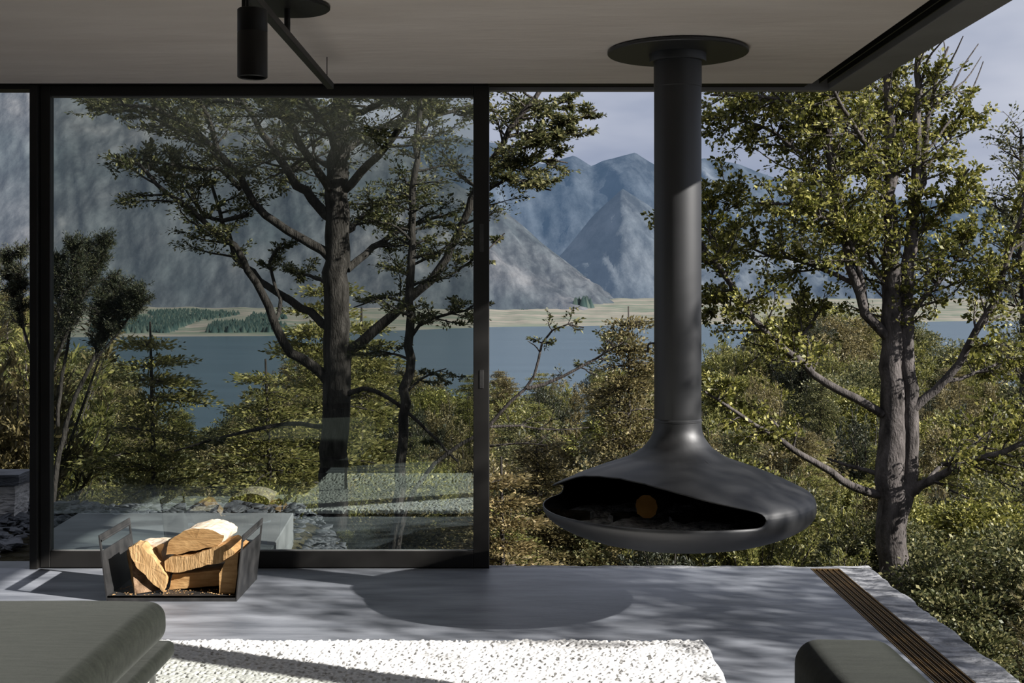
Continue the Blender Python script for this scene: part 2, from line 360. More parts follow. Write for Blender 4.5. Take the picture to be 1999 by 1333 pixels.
# ------------------------------------------------------------ suspended fireplace
FX, FY = .758, 5.65
fp = tag(empty('suspended_fireplace', (FX, FY, .32)), 'matt black suspended fireplace with saucer-shaped hearth hanging from a round flue', 'fireplace')
oz = .32
prof = [(.108,.90),(.109,.865),(.112,.84),(.121,.815),(.134,.795),(.155,.768),(.181,.748),(.222,.722),(.275,.702),(.345,.678),(.417,.651),(.47,.629),(.511,.610),(.55,.592),(.581,.577),(.602,.563),(.614,.548),(.620,.530),(.621,.515),(.621,.50)]
low = [(.621,.50),(.619,.484),(.611,.466),(.594,.447),(.56,.423),(.51,.398),(.44,.372),(.36,.353),(.27,.338),(.18,.329),(.09,.324),(.001,.322)]
pz = np.array([p[1] for p in prof])[::-1]; pr = np.array([p[0] for p in prof])[::-1]
ccA = -48.0
def mouth_top(d):
    T = [(0,.663),(20,.655),(34,.640),(45,.624),(55,.604),(62,.591),(69,.576),(73,.565),(75,.555),(76,.543),(76.4,.532),(76.5,.530)]
    if d < 0: T = [(0,.663),(20,.657),(36,.643),(42,.631),(46,.614),(50,.592),(54,.575),(60,.565),(70,.556),(75,.545),(76.4,.532),(76.5,.530)]
    return float(np.interp(abs(d), [a for a,_ in T], [b for _,b in T]))
def mouth_bot(d):
    T = [(0,.500),(72,.500),(74.5,.505),(75.8,.515),(76.4,.527),(76.5,.530)]
    return float(np.interp(abs(d), [a for a,_ in T], [b for _,b in T]))
e1, e2 = ccA-76.5, ccA+76.5; ins = np.array([0,.05,.1,.3,.5,.8,1.1,1.5,2,2.6,3.3,4.2,5.2])
azs = sorted(set(np.round(np.concatenate([np.linspace(-180, 180, 181), e1+ins, e2-ins, [e1-.8, e2+.8]]), 2)))
azs = [a for a in azs if a < 180]
def to_xy(a, r):   # a degrees from the side facing the room (-Y), positive to the right
    t = math.radians(a); return (r*math.sin(t), -r*math.cos(t))
fullp = prof[:-1]+low
fz = np.array([p[1] for p in fullp])[::-1]; fr_ = np.array([p[0] for p in fullp])[::-1]
NS = 34; NL = 22; NT = NS+NL
V = []; Fs = []; inside = []
for a in azs:
    d = (a-ccA+180) % 360-180; zt = mouth_top(d); zb = mouth_bot(d); inside.append(abs(d) < 76.49)
    for k in range(NS):
        q = k/(NS-1); z = .90+(zt-.90)*(1-(1-q)**1.6); x, y = to_xy(a, float(np.interp(z, fz, fr_))); V.append((x, y, z-oz))
    for k in range(NL):
        q = k/(NL-1); z = zb+(.322-zb)*(1-(1-q)**2.0)
        if k == NL-1: x, y, z = 0, 0, .322
        else: x, y = to_xy(a, float(np.interp(z, fz, fr_)))
        V.append((x, y, z-oz))
n = len(azs)
for i in range(n):
    j = (i+1) % n
    for k in range(NT-1):
        if k == NS-1: continue
        Fs.append((i*NT+k, i*NT+k+1, j*NT+k+1, j*NT+k))
o = from_np('hearth_shell', np.array(V), np.array(Fs), ['steel', 'soot'], fp, True)
bm = bmesh.new(); bm.from_mesh(o.data); bmesh.ops.remove_doubles(bm, verts=bm.verts, dist=2e-4); bm.to_mesh(o.data); bm.free()
md = o.modifiers.new('th', 'SOLIDIFY'); md.thickness = .006; md.offset = -1; md.material_offset = 1; md.material_offset_rim = 0
lathe_obj('flue_pipe', [(.1075,.895-oz),(.108,.897-oz),(.108,2.416-oz),(.1095,2.418-oz),(.1095,2.55-oz)], 'steel', fp)
lathe_obj('flue_collar', [(.109,2.535-oz),(.128,2.535-oz),(.130,2.54-oz),(.130,2.572-oz),(.109,2.572-oz)], 'steel', fp)
lathe_obj('ceiling_plate', [(.11,2.572-oz),(.318,2.572-oz),(.322,2.576-oz),(.322,2.586-oz),(.318,2.590-oz),(.11,2.590-oz)], 'steel', fp, 96)
lathe_obj('flue_ring', [(.108,.884-oz),(.1105,.886-oz),(.1105,.894-oz),(.108,.896-oz)], 'steel', fp)
hz = 1.463-(675-577)/F*FY
V, Fq = tubes([(np.array([(-.10,0,hz+.012-oz), (-.125,0,hz+.012-oz), (-.134,0,hz+.008-oz), (-.137,0,hz-.002-oz), (-.137,0,hz-.032-oz)]), [.0045]*5)], 8)
from_np('damper_handle', V, Fq, 'blacksteel', fp, True)
# ash and logs inside
V = []; Fs = []
rr = np.linspace(0, .54, 22); aa = np.linspace(0, 2*math.pi, 60, endpoint=False)
for r_ in rr:
    for a in aa:
        x = FX+r_*math.cos(a); y = FY+r_*math.sin(a)
        V.append((x, y, .440+.03*noise.fractal(Vector((x*9, y*9, 0)), 1, 2, 5)*(1-(r_/.55)**4)+ .02*(1-(r_/.54)**2)))
for i in range(len(rr)-1):
    for k in range(60): Fs.append((i*60+k, (i+1)*60+k, (i+1)*60+(k+1) % 60, i*60+(k+1) % 60))
tag(from_np('ash_bed', np.array(V), np.array(Fs), 'ash', None, True), 'grey ash bed inside the black suspended hearth', 'ash', kind='stuff')
def log_mesh(name, poly, length, mats, bark_faces=(), jit=.006, seg=7, taper=.92, cap=1, bend=0.0, sub=6):
    """irregular split billet: cross-section polygon (x,z) swept along +Y with ragged noise; faces listed in bark_faces get material 1"""
    pts = []; edge_of = []
    n0 = len(poly)
    for i in range(n0):
        a = Vector(poly[i]); b = Vector(poly[(i+1) % n0])
        for k in range(sub):
            q = a.lerp(b, k/sub)
            pts.append(q); edge_of.append(i)
    n = len(pts); c = sum(pts, Vector((0,0)))/n
    V = []; sd = random.random()*50
    for s in range(seg+1):
        t = s/seg; sc = 1+(taper-1)*t
        for p in pts:
            q = c+(p-c)*sc
            nn = noise.noise_vector(Vector((q.x*28+sd, t*length*11, q.y*28)))
            n2 = noise.noise_vector(Vector((q.x*75+sd, t*length*60, q.y*75)))
            V.append((q.x+(nn.x+.4*n2.x)*jit, t*length+(nn.y+.6*n2.y)*jit*.3, q.y+(nn.z+.4*n2.z)*jit+bend*math.sin(t*math.pi)))
    bm = bmesh.new(); bv = [bm.verts.new(v) for v in V]
    for s in range(seg):
        for k in range(n):
            f = bm.faces.new((bv[s*n+k], bv[s*n+(k+1) % n], bv[(s+1)*n+(k+1) % n], bv[(s+1)*n+k]))
            f.material_index = 1 if edge_of[k] in bark_faces else (2 if edge_of[k] in (99,) else 0)
    cc = [(c.x+.0, 0.0, c.y), (c.x, length, c.y)]
    for e, s in ((0, 0), (1, seg)):
        cv = bm.verts.new((cc[e][0], cc[e][1], cc[e][2]))
        for k in range(n):
            a, b = bv[s*n+k], bv[s*n+(k+1) % n]
            f = bm.faces.new((cv, b, a) if e == 0 else (cv, a, b)); f.material_index = cap
    bmesh.ops.recalc_face_normals(bm, faces=bm.faces)
    return from_bm(name, bm, mats)
def place(o, loc, rot=(0,0,0)):
    o.location = loc; o.rotation_euler = [math.radians(a) for a in rot]; return o
o = log_mesh('firewood_log', [(.052*math.cos(k*.6283)*(1+.06*math.sin(k*2.3)),.052*math.sin(k*.6283)) for k in range(10)], .26, ['char', 'char', 'ember'], cap=2, sub=3)
tag(place(o, (FX-.16, FY-.16, .52), (0, 0, -25)), 'half-burnt log with a round orange end inside the hearth', 'firewood')
for (x, y, r, l, z, lab) in ((FX-.40, FY-.06, 60, .22, .462, 'thin charred stick lying at the left of the hearth ashes'),
                             (FX-.06, FY-.20, -75, .30, .464, 'blackened log lying across the hearth front, right of the orange-ended log'),
                             (FX-.32, FY-.12, -60, .18, .462, 'short charred chip in the hearth, left of the orange-ended log')):
    o = log_mesh('firewood_log', [(-.018,-.015),(.02,-.018),(.022,.012),(-.01,.02)], l, ['char', 'char', 'ash'], cap=2, sub=3)
    tag(place(o, (x, y, z), (0, 0, r)), lab, 'firewood')

# ------------------------------------------------------------ log basket
bx, by = -1.635, 5.88
bk = tag(empty('log_holder', (bx, by, 0)), 'black steel log holder with slotted handles standing on the concrete floor', 'log holder')
def side_plate(xb, xt, sgn):
    y0, y1, z0, z1 = 0, .47, .0, .316; h0, h1 = .238, .290; m = .018; th = .006
    bm = bmesh.new()
    def xa(z): return xb+(xt-xb)*(z/z1)
    def slab(ya, yb, za, zb):
        r = bmesh.ops.create_cube(bm, size=1)
        for v in r['verts']:
            z = za if v.co.z < 0 else zb; y = ya if v.co.y < 0 else yb
            v.co = Vector((xa(z)+(th if v.co.x > 0 else 0)*1, y, z))
    slab(y0, y1, z0, h0); slab(y0, y1, h1, z1); slab(y0, y0+m, h0, h1); slab(y1-m, y1, h0, h1)
    return bm
from_bm('side_plate', side_plate(-.308, -.348, -1), 'blacksteel', bk)
from_bm('side_plate', side_plate(.308, .340, 1), 'blacksteel', bk)
bm = bmesh.new(); bm_box(bm, -.304, .308, 0, .47, .018, .026); bm_box(bm, -.304, .308, 0, .006, .0, .026); bm_box(bm, -.304, .308, .464, .47, .0, .05)
from_bm('base_tray', bm, 'blacksteel', bk)
for sx, xa in ((-1, -.342), (1, .337)):
    V, Fq = tubes([(np.array([(xa+.003, .01, .288), (xa+.003, .46, .288)]), [.0065]*2)], 8)
    from_np('handle_bar', V, Fq, 'blacksteel', bk, True)

def px_log(name, pts, Y0, length, mats, label, bark=(), cap=1, jit=.006, rot=0, taper=.95, dz=0):
    w0 = [W(px, py, Y0) for px, py in pts]
    c = sum(w0, Vector())/len(w0)
    o = log_mesh(name, [(p.x-c.x, p.z-c.z) for p in w0], length, mats, bark, jit, taper=taper, cap=cap)
    o.location = (c.x, Y0, c.z+dz); o.rotation_euler = (0, 0, math.radians(rot))
    return tag(o, label, 'firewood')
G = ['wood', 'woodpale', 'logbark', 'woodgrain']
# left leaning billet: broad split face plus side
px_log('firewood_log', [(252,1069),(262,1064),(276,1066),(300,1092),(322,1122),(325,1133),(319,1157),(300,1140),(268,1108),(258,1090)], 5.92, .16, ['woodgrain','woodpale','woodpale'], 'tan-faced split log leaning diagonally at the front of the log holder', cap=0, jit=.006, rot=6)
px_log('firewood_log', [(216,1085),(234,1072),(252,1066),(262,1088),(284,1122),(300,1150),(270,1136),(246,1112),(228,1100)], 6.0, .13, ['logbark','wood','wood'], 'dark-faced split log propped against the left plate of the holder', cap=1, jit=.006, rot=-62)
px_log('firewood_log', [(268,1063),(296,1063),(321,1061),(314,1076),(318,1094),(330,1124),(300,1110),(280,1090)], 6.06, .18, ['woodpale','woodpale','wood'], 'pale-topped split log behind the diagonal tan-faced log', cap=0, jit=.005)
px_log('firewood_log', [(322,1082),(327,1062),(340,1047),(360,1036),(382,1031),(405,1032),(424,1038),(438,1046),(434,1058),(424,1066),(390,1072),(345,1083)], 5.97, .26, ['woodpale','wood','wood'], 'half-round log on top of the log pile with bright curved upper side', cap=1, rot=-4)
px_log('firewood_log', [(320,1096),(330,1088),(372,1085),(404,1073),(440,1062),(462,1078),(440,1096),(400,1104),(350,1118),(322,1116)], 5.95, .27, ['wood','woodgrain','wood'], 'long curved log lying across the pile below the topmost log', cap=1, rot=-3)
px_log('firewood_log', [(336,1121),(386,1117),(430,1112),(432,1143),(384,1146),(366,1148),(330,1151)], 6.0, .26, ['woodpale','wood','wood'], 'short squared split log lying at the bottom of the holder', cap=1, jit=.003)
px_log('firewood_log', [(440,1095),(455,1085),(466,1078),(459,1160),(428,1158),(428,1120)], 5.92, .28, ['wood','logbark','wood'], 'dark-sided wedge log standing against the right plate of the holder', cap=0, jit=.004)
# wood chips on the tray
V = []; Fs = []
for k in range(260):
    x = bx+random.uniform(-.29,.29); y = by+random.uniform(.012,.2); s = random.uniform(.002,.007); a = random.uniform(0, 3)
    for q in range(3): V.append((x+s*math.cos(a+q*2.1), y+s*math.sin(a+q*2.1), .0275+random.uniform(0,.004)))
    V.append((x, y, .0275+s*.8)); b = len(V)-4
    Fs += [(b, b+1, b+3), (b+1, b+2, b+3), (b+2, b, b+3)]
tag(from_np('wood_chips', np.array(V), np.array(Fs), 'woodgrain'), 'wood chips scattered on the log holder tray', 'wood chips', kind='stuff')

# ------------------------------------------------------------ sofas, rug
def soft_box(name, b, bev, parent, mat='fabric', seg=6, puff=.0, jit=.004):
    bm = bmesh.new(); bm_box(bm, *b, bev, seg)
    bmesh.ops.subdivide_edges(bm, edges=[e for e in bm.edges if e.calc_length() > .15], cuts=10, use_grid_fill=True)
    cx, cy = (b[0]+b[1])/2, (b[2]+b[3])/2; hx, hy = (b[1]-b[0])/2, (b[3]-b[2])/2
    for v in bm.verts:
        u = max(0, 1-((v.co.x-cx)/hx)**2)*max(0, 1-((v.co.y-cy)/hy)**2)
        if v.co.z > (b[4]+b[5])/2: v.co.z += puff*u**.5
        nn = noise.noise_vector(v.co*5); v.co += nn*jit
    return from_bm(name, bm, mat, parent, True)
s1 = tag(empty('sofa', (-2.6, 3.0, 0)), 'low grey-green upholstered daybed with thick rounded cushion beside the log holder', 'sofa')
soft_box('seat_cushion', (-1.2, 1.41, -1.2, 1.27, .268, .413), .058, s1, puff=.012)
soft_box('upholstered_base', (-1.2, 1.425, -1.2, 1.285, .205, .266), .022, s1, seg=4)
for (x, y) in ((1.37, 1.20), (1.37, -1.1), (-1.1, 1.2), (-1.1, -1.1)):
    box('leg', (x-.009, x+.009, y-.009, y+.009, .04 if x > 0 else .0, .207), 'chrome', s1)
s2 = tag(empty('sofa', (1.35, 1.9, 0)), 'grey-green upholstered sofa back end at the lower right beside the floor track', 'sofa')
soft_box('backrest', (-.645, -.385, -1.2, 1.235, .24, .60), .060, s2, seg=7, puff=.004)
soft_box('seat_cushion', (-1.35, -.655, -1.2, 1.0, .22, .40), .05, s2)
for (x, y) in ((-.45, 1.1), (-.45, -1.1), (-1.25, .9), (-1.25, -1.1)):
    box('leg', (x-.012, x+.012, y-.012, y+.012, .04 if x < -.6 else .0, .245), 'chrome', s2)

# rug: pile of wool nubs (displaced surface), real geometry
def rug():
    x0, x1, y0, y1 = -3.2, .80, 3.35, 5.10
    xs = np.concatenate([np.arange(x0, -1.75, .03), np.arange(-1.75, x1+.002, .0042)])
    ys = np.concatenate([np.arange(y0, 3.95, .03), np.arange(3.95, y1+.002, .0042)])
    Xg, Yg = np.meshgrid(xs, ys)
    cell = .0135
    H = np.zeros_like(Xg)
    ci = np.floor(Xg/cell).astype(int); cj = np.floor(Yg/cell).astype(int)
    def hsh(i, j, k):
        v = np.sin(i*127.1+j*311.7+k*74.7)*43758.5453; return v-np.floor(v)
    best = np.full(Xg.shape, 9.0); hh = np.zeros_like(Xg)
    for di in (-1,0,1):
        for dj in (-1,0,1):
            i = ci+di; j = cj+dj
            px = (i+hsh(i,j,1))*cell; py = (j+hsh(i,j,2))*cell
            d = np.hypot(Xg-px, Yg-py); m = d < best
            hh = np.where(m, hsh(i,j,3), hh); best = np.where(m, d, best)
    H = .030+.004*hh+.0065*np.sqrt(np.clip(1-(best/(cell*.80))**2, 0, 1))-.020*(hh > .93)-.008*(hh < .05)
    edge = np.minimum.reduce([Xg-x0, x1-Xg, Yg-y0, y1-Yg])
    H *= np.clip((edge+.004)/.018, 0, 1)**.45
    wob = .006*np.sin(Xg*9)+.004*np.sin(Xg*31)
    V = np.stack([Xg+.004*np.sin(Yg*23)*(Xg > .7), Yg+wob*(Yg > 4.9)+ (hh-.5)*.014*(Yg > 5.06), H+.001], -1).reshape(-1,3)
    ny, nx = Xg.shape; a = (np.arange(ny-1)[:,None]*nx+np.arange(nx-1)[None]).ravel()
    Fq = np.stack([a, a+1, a+nx+1, a+nx], -1)
    o = from_np('rug', V, Fq, 'rug', None, True)
    return tag(o, 'thick cream nubbly wool rug lying on the concrete floor', 'rug')
rug()

# ------------------------------------------------------------ ceiling track light
lt = tag(empty('track_light', (-.875, 4.77, ZC-.004)), 'black linear ceiling light with round canopy, long bar and hanging cylinder spot', 'ceiling light')
lathe_obj('canopy', [(.001,-.014),(.160,-.014),(.165,-.010),(.165,-.002),(.001,0)], 'black', lt)
lathe_obj('stem', [(.012,-.115),(.012,-.012)], 'black', lt, 16)
box('light_bar', (-.016, .016, -1.6, 1.13, -.135, -.105), 'black', lt, bev=.003)
lathe_obj('suspension_wire', [(.0022,-.11),(.0022,-.002)], 'black', lt, 8, cy=1.02)
bm = bmesh.new(); bm_box(bm, -.006, .006, -.775, -.765, -.21, -.12); bm2 = from_bm('spot_bracket', bm, 'black', lt)
sp = lathe_obj('spot_cylinder', [(.001,-.195),(.046,-.195),(.0485,-.198),(.0485,-.268),(.0475,-.27),(.0485,-.272),(.0485,-.415),(.045,-.418),(.042,-.415),(.042,-.38),(.001,-.38)], 'black', lt, 48, cx=.028, cy=-.77)
lathe_obj('spot_pivot', [(.006,-.20),(.006,-.135)], 'black', lt, 10, cx=.006, cy=-.74)

# ------------------------------------------------------------ terrain
TL = [(-2500,520),(-400,500),(0,515),(60,560),(150,660),(250,725),(330,775),(400,815),(450,815),(500,750),(570,690),(640,650),(700,660),(760,700),(850,712),(955,718),(1100,722),(1200,708),(1280,700),(1370,680),(1450,640),(1520,600),(1620,575),(1720,590),(1800,630),(1900,650),(2000,650),(2400,640),(4500,600)]
tlx = [a for a,_ in TL]; tly = [b for _,b in TL]
def top_y(px, Y):
    w_ = min(1, max(0, 1-math.log(max(Y, 9)/9)/math.log(80/9)))
    w_ = w_**.8
    return float(np.interp(px, tlx, tly))*(1-w_)+w_*970
def hgt(Y): return float(np.interp(Y, [9, 30, 80], [1.5, 4.2, 7]))
def sst(a, b, x):
    t = min(1, max(0, (x-a)/(b-a))); return t*t*(3-2*t)
def ground_z(x, Y):
    Yc = max(Y, 9); px = VX+F*x/Yc
    z = EYE-(top_y(px, Yc)-VY)/F*Yc-hgt(Yc)
    if Y > 150: z += (-75-z)*sst(150, 330, Y)
    if Y < 12: 
        k = sst(12, 9, Y); z = z*(1-k)+k*(-1.5-.15*max(0, 6-Y)*0)
    # raised scree by the terrace on the left
    m = sst(-.35, -1.6, x)*sst(11.5, 8.8, Y)*sst(-12, -8, x)
    z = z*(1-m)+m*(-.10)
    z += .12*noise.noise(Vector((x*.5, Y*.5, 0)))*(1-m)
    return z
ys = np.concatenate([np.arange(-12, 6.5, 1.5), np.arange(6.5, 14, .3), np.geomspace(14, 340, 80)])
us = np.linspace(-1, 1, 160)
V = []
for y in ys:
    wd = 14+1.1*max(y, 0)
    for u in us: V.append((u*wd, y, ground_z(u*wd, y)))
nx = len(us); a = (np.arange(len(ys)-1)[:,None]*nx+np.arange(nx-1)[None]).ravel()
g = from_np('ground', np.array(V), np.stack([a, a+1, a+nx+1, a+nx], -1), 'ground', None, True); st(g)

# lake and distance
LZ = -58.5
V = np.array([(-6000, 260, LZ), (6000, 260, LZ), (9000, 5200, LZ), (-9000, 5200, LZ)])
st(from_np('lake', V, np.array([(0,1,2,3)]), 'lake'))
def sheet(name, pxs, y_foot, crest, Yf, Yc, mat, amp, seed, nv=70, power=1.0, back=True, fr=.012):
    """mountain: foot line and crest line given by direction, real terrain between"""
    V = []
    cx_ = [a for a,_ in crest]; cy_ = [b for _,b in crest]
    for px in pxs:
        yc = float(np.interp(px, cx_, cy_)); yf = y_foot(px); Y0 = Yf(px); Y1 = Yc
        zf = EYE-(yf-VY)/F*Y0-22; zc = EYE-(yc-VY)/F*Y1
        for j in range(nv):
            v = j/(nv-1)*1.25
            if v <= 1:
                t = v; Y = Y0+(Y1-Y0)*t; z = zf+(zc-zf)*(t**power)
                k = math.sin(t*math.pi)**.6 if 0 < t < 1 else 0
            else:
                t = v-1; Y = Y1+(Y1-Y0)*t; z = zc-(zc-zf)*t*1.3; k = 0
            x = (px-VX)/F*Y
            q = noise.fractal(Vector((px*fr+seed+v*1.3, v*2.2, seed)), .9, 2.1, 6)
            rdg = 1-abs(noise.noise(Vector((px*fr*.8+v*1.1, v*1.1, seed+3))))*2
            q2 = noise.fractal(Vector((px*fr*4+v*2, v*7, seed+9)), .9, 2.1, 4)
            z += amp*(k+.06)*(q*.6+rdg*.45+q2*.22)
            V.append((x, Y, z))
    n = len(pxs); a = (np.arange(n-1)[:,None]*nv+np.arange(nv-1)[None]).ravel()
    return from_np(name, np.array(V), np.stack([a, a+nv, a+nv+1, a+1], -1), mat, None, True)
shore = lambda px: 60*F/(float(np.interp(px, [-600, 200, 330, 520, 700, 955, 1270, 1999, 2600], [662, 658, 657, 656, 648, 638, 634, 625, 624]))-VY)
P1 = np.arange(-700, 2800, 8.0)
V = []
nv = 26
for px in P1:
    Y0 = shore(px)
    for j in range(nv):
        t = j/(nv-1); Y = Y0*.985+(3900-Y0)*t
        z = LZ-2+ (5 if j > 0 else 0) + t**1.4*48+ 3.2*noise.fractal(Vector((px*.02, t*5, 2)), 1, 2, 4)*(t > .05)
        V.append(((px-VX)/F*Y, Y, z))
a = (np.arange(len(P1)-1)[:,None]*nv+np.arange(nv-1)[None]).ravel()
tag(from_np('lake_shore', np.array(V), np.stack([a, a+nv, a+nv+1, a+1], -1), 'plain', None, True), kind='structure')
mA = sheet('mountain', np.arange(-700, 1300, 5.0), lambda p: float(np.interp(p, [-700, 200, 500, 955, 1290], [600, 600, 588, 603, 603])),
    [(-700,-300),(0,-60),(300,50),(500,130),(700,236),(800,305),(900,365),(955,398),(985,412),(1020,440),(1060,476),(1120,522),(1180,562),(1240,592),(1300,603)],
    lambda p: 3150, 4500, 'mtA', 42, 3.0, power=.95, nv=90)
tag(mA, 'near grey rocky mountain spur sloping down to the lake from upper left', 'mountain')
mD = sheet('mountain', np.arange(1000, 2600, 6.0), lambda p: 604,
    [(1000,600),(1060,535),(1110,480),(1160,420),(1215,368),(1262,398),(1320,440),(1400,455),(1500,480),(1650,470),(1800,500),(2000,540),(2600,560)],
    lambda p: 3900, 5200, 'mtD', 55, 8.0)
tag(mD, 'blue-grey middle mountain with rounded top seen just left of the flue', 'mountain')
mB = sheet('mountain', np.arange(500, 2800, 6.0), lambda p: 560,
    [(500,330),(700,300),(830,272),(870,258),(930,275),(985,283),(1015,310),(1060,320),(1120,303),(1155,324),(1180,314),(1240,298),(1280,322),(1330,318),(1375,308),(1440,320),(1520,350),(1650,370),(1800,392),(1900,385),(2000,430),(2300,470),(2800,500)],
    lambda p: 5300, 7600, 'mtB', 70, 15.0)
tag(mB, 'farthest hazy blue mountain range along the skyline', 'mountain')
# tiny plantation on the left shore, and shelter trees on the plain
V = []; Fs = []; R_ = []
def far_tree(px, Y, h, z):
    x = (px-VX)/F*Y; b = len(V); s = h*.45
    for q in range(5):
        a = q*1.257; V.append((x+s*math.cos(a), Y+s*math.sin(a), z))
    V.append((x, Y, z+h))
    for q in range(5): Fs.append((b+q, b+(q+1) % 5, b+5)); R_.append(random.random())
for k in range(3200):
    px = random.uniform(180, 560); c = 1-abs(px-360)/260
    Y = random.uniform(shore(px)+60, shore(px)+500+700*max(0, c)); 
    if noise.noise(Vector((px*.012, Y*.002, 5))) < -.15: continue
    far_tree(px, Y, random.uniform(8, 15), LZ+1+30*((Y-shore(px))/2000))
tag(from_np('plantation_forest', np.array(V), np.array(Fs), 'pines', rnd=R_), 'dark plantation forest on the far left lake shore', 'forest', kind='stuff')
for k, (px, py, Y, h) in enumerate(((1128, 604, 3300, 40), (1145, 604, 3300, 42), (1022, 607, 3200, 12))):
    V = []; Fs = []; R_ = []
    for q in range(14): far_tree(px+random.uniform(-8, 8), Y+random.uniform(-20, 20), h*random.uniform(.8, 1.1), EYE-(py+4-VY)/F*Y)
    tag(from_np('tree_clump', np.array(V), np.array(Fs), 'pines', rnd=R_),
        ['left of two dark shelter tree clumps on the far shore', 'right of two dark shelter tree clumps on the far shore', 'low dark scrub clump on the far plain nearest the door'][k], 'trees')

# ------------------------------------------------------------ terrace outside the glass
def prism(name, pts, z0, z1, mat, jit=0):
    bm = bmesh.new(); a = [bm.verts.new((x, y, z1)) for x, y in pts]; b = [bm.verts.new((x, y, z0)) for x, y in pts]
    bm.faces.new(a); bm.faces.new(b[::-1])
    for i in range(len(pts)):
        j = (i+1) % len(pts); bm.faces.new((a[j], a[i], b[i], b[j]))
    bmesh.ops.recalc_face_normals(bm, faces=bm.faces)
    es = [e for e in bm.edges]; bmesh.ops.bevel(bm, geom=es, offset=.006, segments=1, affect='EDGES')
    return from_bm(name, bm, mat)
def gp(px, py, z): Y = (EYE-z)*F/(py-VY); return ((px-VX)/F*Y, Y)
tag(prism('concrete_step', [gp(62,1056,.02), gp(152,1001,.02), gp(573,1001,.02), gp(524,1083,.02), gp(62, 1083, .02)], -.25, .02, 'slab'), 'long grey concrete step slab outside behind the glass door', 'step')
st(prism('trim_16', [(-6.5, 6.601), (-1.0, 6.601), (-1.0, 6.84), (-6.5, 6.84)], -.25, -.012, 'slab'))
pier = tag(empty('stone_pier', (-3.9, 8.6, 0)), 'pale rough stone pier with a flat cap at the far left edge outside', 'stone wall')
def rough_box(name, b, mat, parent, cuts=10, amp=.02):
    bm = bmesh.new(); bm_box(bm, *b); bmesh.ops.subdivide_edges(bm, edges=bm.edges, cuts=cuts, use_grid_fill=True)
    for v in bm.verts: v.co += noise.noise_vector(v.co*6)*amp+noise.noise_vector(v.co*19)*amp*.4
    return from_bm(name, bm, mat, parent)
rough_box('stone_body', (-1.2, .52, -.25, .0, -.25, .17), 'palestone', pier)
rough_box('stone_cap', (-1.25, .56, -.28, .03, .18, .25), 'slate', pier, 8, .012)
def rock_bm(sx, sy, sz, sd):
    bm = bmesh.new(); bmesh.ops.create_icosphere(bm, subdivisions=2, radius=1)
    for v in bm.verts:
        n_ = noise.noise_vector(v.co*1.3+Vector((sd, sd, 0)))
        v.co = Vector((v.co.x, v.co.y, max(-.6, min(.55, v.co.z))))+n_*.35; v.co = Vector((v.co.x*sx, v.co.y*sy, v.co.z*sz))
    me = bpy.data.meshes.new('slate_rock'); bm.to_mesh(me); bm.free(); me.materials.append(M['slate']); return me
rocks = [rock_bm(.14, .10, .045, k*3.1) for k in range(5)]
def scatter_rocks(n, fx, fy, group, label, smin=.5, smax=1.5):
    for k in range(n):
        x, y = fx(), fy(); 
        o = bpy.data.objects.new('slate_rock', rocks[k % 5]); s = random.uniform(smin, smax)
        o.scale = (s, s, s); o.rotation_euler = (random.uniform(-.35,.35), random.uniform(-.35,.35), random.uniform(0, 6.28))
        o.location = (x, y, ground_z(x, y)+.03*s+random.uniform(0, .04)); COL.objects.link(o)
        tag(o, label, 'rock', group)
scatter_rocks(150, lambda: random.uniform(-4.6, -1.6), lambda: random.uniform(8.3, 9.6), 'slate rocks behind the concrete step', 'flat grey slate rock lying in the scree behind the concrete step', .3, .8)
scatter_rocks(60, lambda: random.uniform(-4.6, -3.05), lambda: random.uniform(7.0, 8.4), 'slate rocks left of the door post', 'flat grey slate rock between stone pier and door post', .3, .7)
scatter_rocks(85, lambda: -1.33+abs(random.gauss(0, .42)), lambda: random.uniform(6.85, 8.3), 'slate rocks right of the concrete step', 'flat grey slate rock heaped right of the concrete step', .3, .8)

V = []; Fs = []
def shard(x, y, z):
    s_ = random.uniform(.015, .05); a = random.uniform(0, 6.28); t = Vector((random.uniform(-.5,.5), random.uniform(-.5,.5), 1)).normalized()
    R1 = t.to_track_quat('Z', 'Y').to_matrix(); b = len(V); m = 5
    for h in (0, random.uniform(.12,.3)*s_):
        for q in range(m):
            p = R1@Vector((math.cos(a+q*1.2566)*s_*(1+.3*math.sin(q*3+a)), math.sin(a+q*1.2566)*s_*.65, h)); V.append((x+p.x, y+p.y, z+p.z))
    Fs.append((b+5, b+6, b+7, b+8)); Fs.append((b+5, b+8, b+9, b+5+0) if False else (b+8, b+9, b+5, b+5+1))
    for q in range(m): Fs.append((b+q, b+(q+1) % m, b+m+(q+1) % m, b+m+q))
for k in range(5200):
    c = random.random()
    if c < .45: x, y = random.uniform(-4.8, -1.4), random.uniform(8.1, 9.9)
    elif c < .62: x, y = random.uniform(-4.8, -3.0), random.uniform(6.9, 8.4)
    else: x, y = -1.36+abs(random.gauss(0, .5)), random.uniform(6.8, 8.9)
    shard(x, y, ground_z(x, y)+random.uniform(.01, .06))
tag(from_np('slate_scree', np.array(V), np.array(Fs), 'slate'), 'small slate chips covering the ground around the concrete step', 'gravel', kind='stuff')
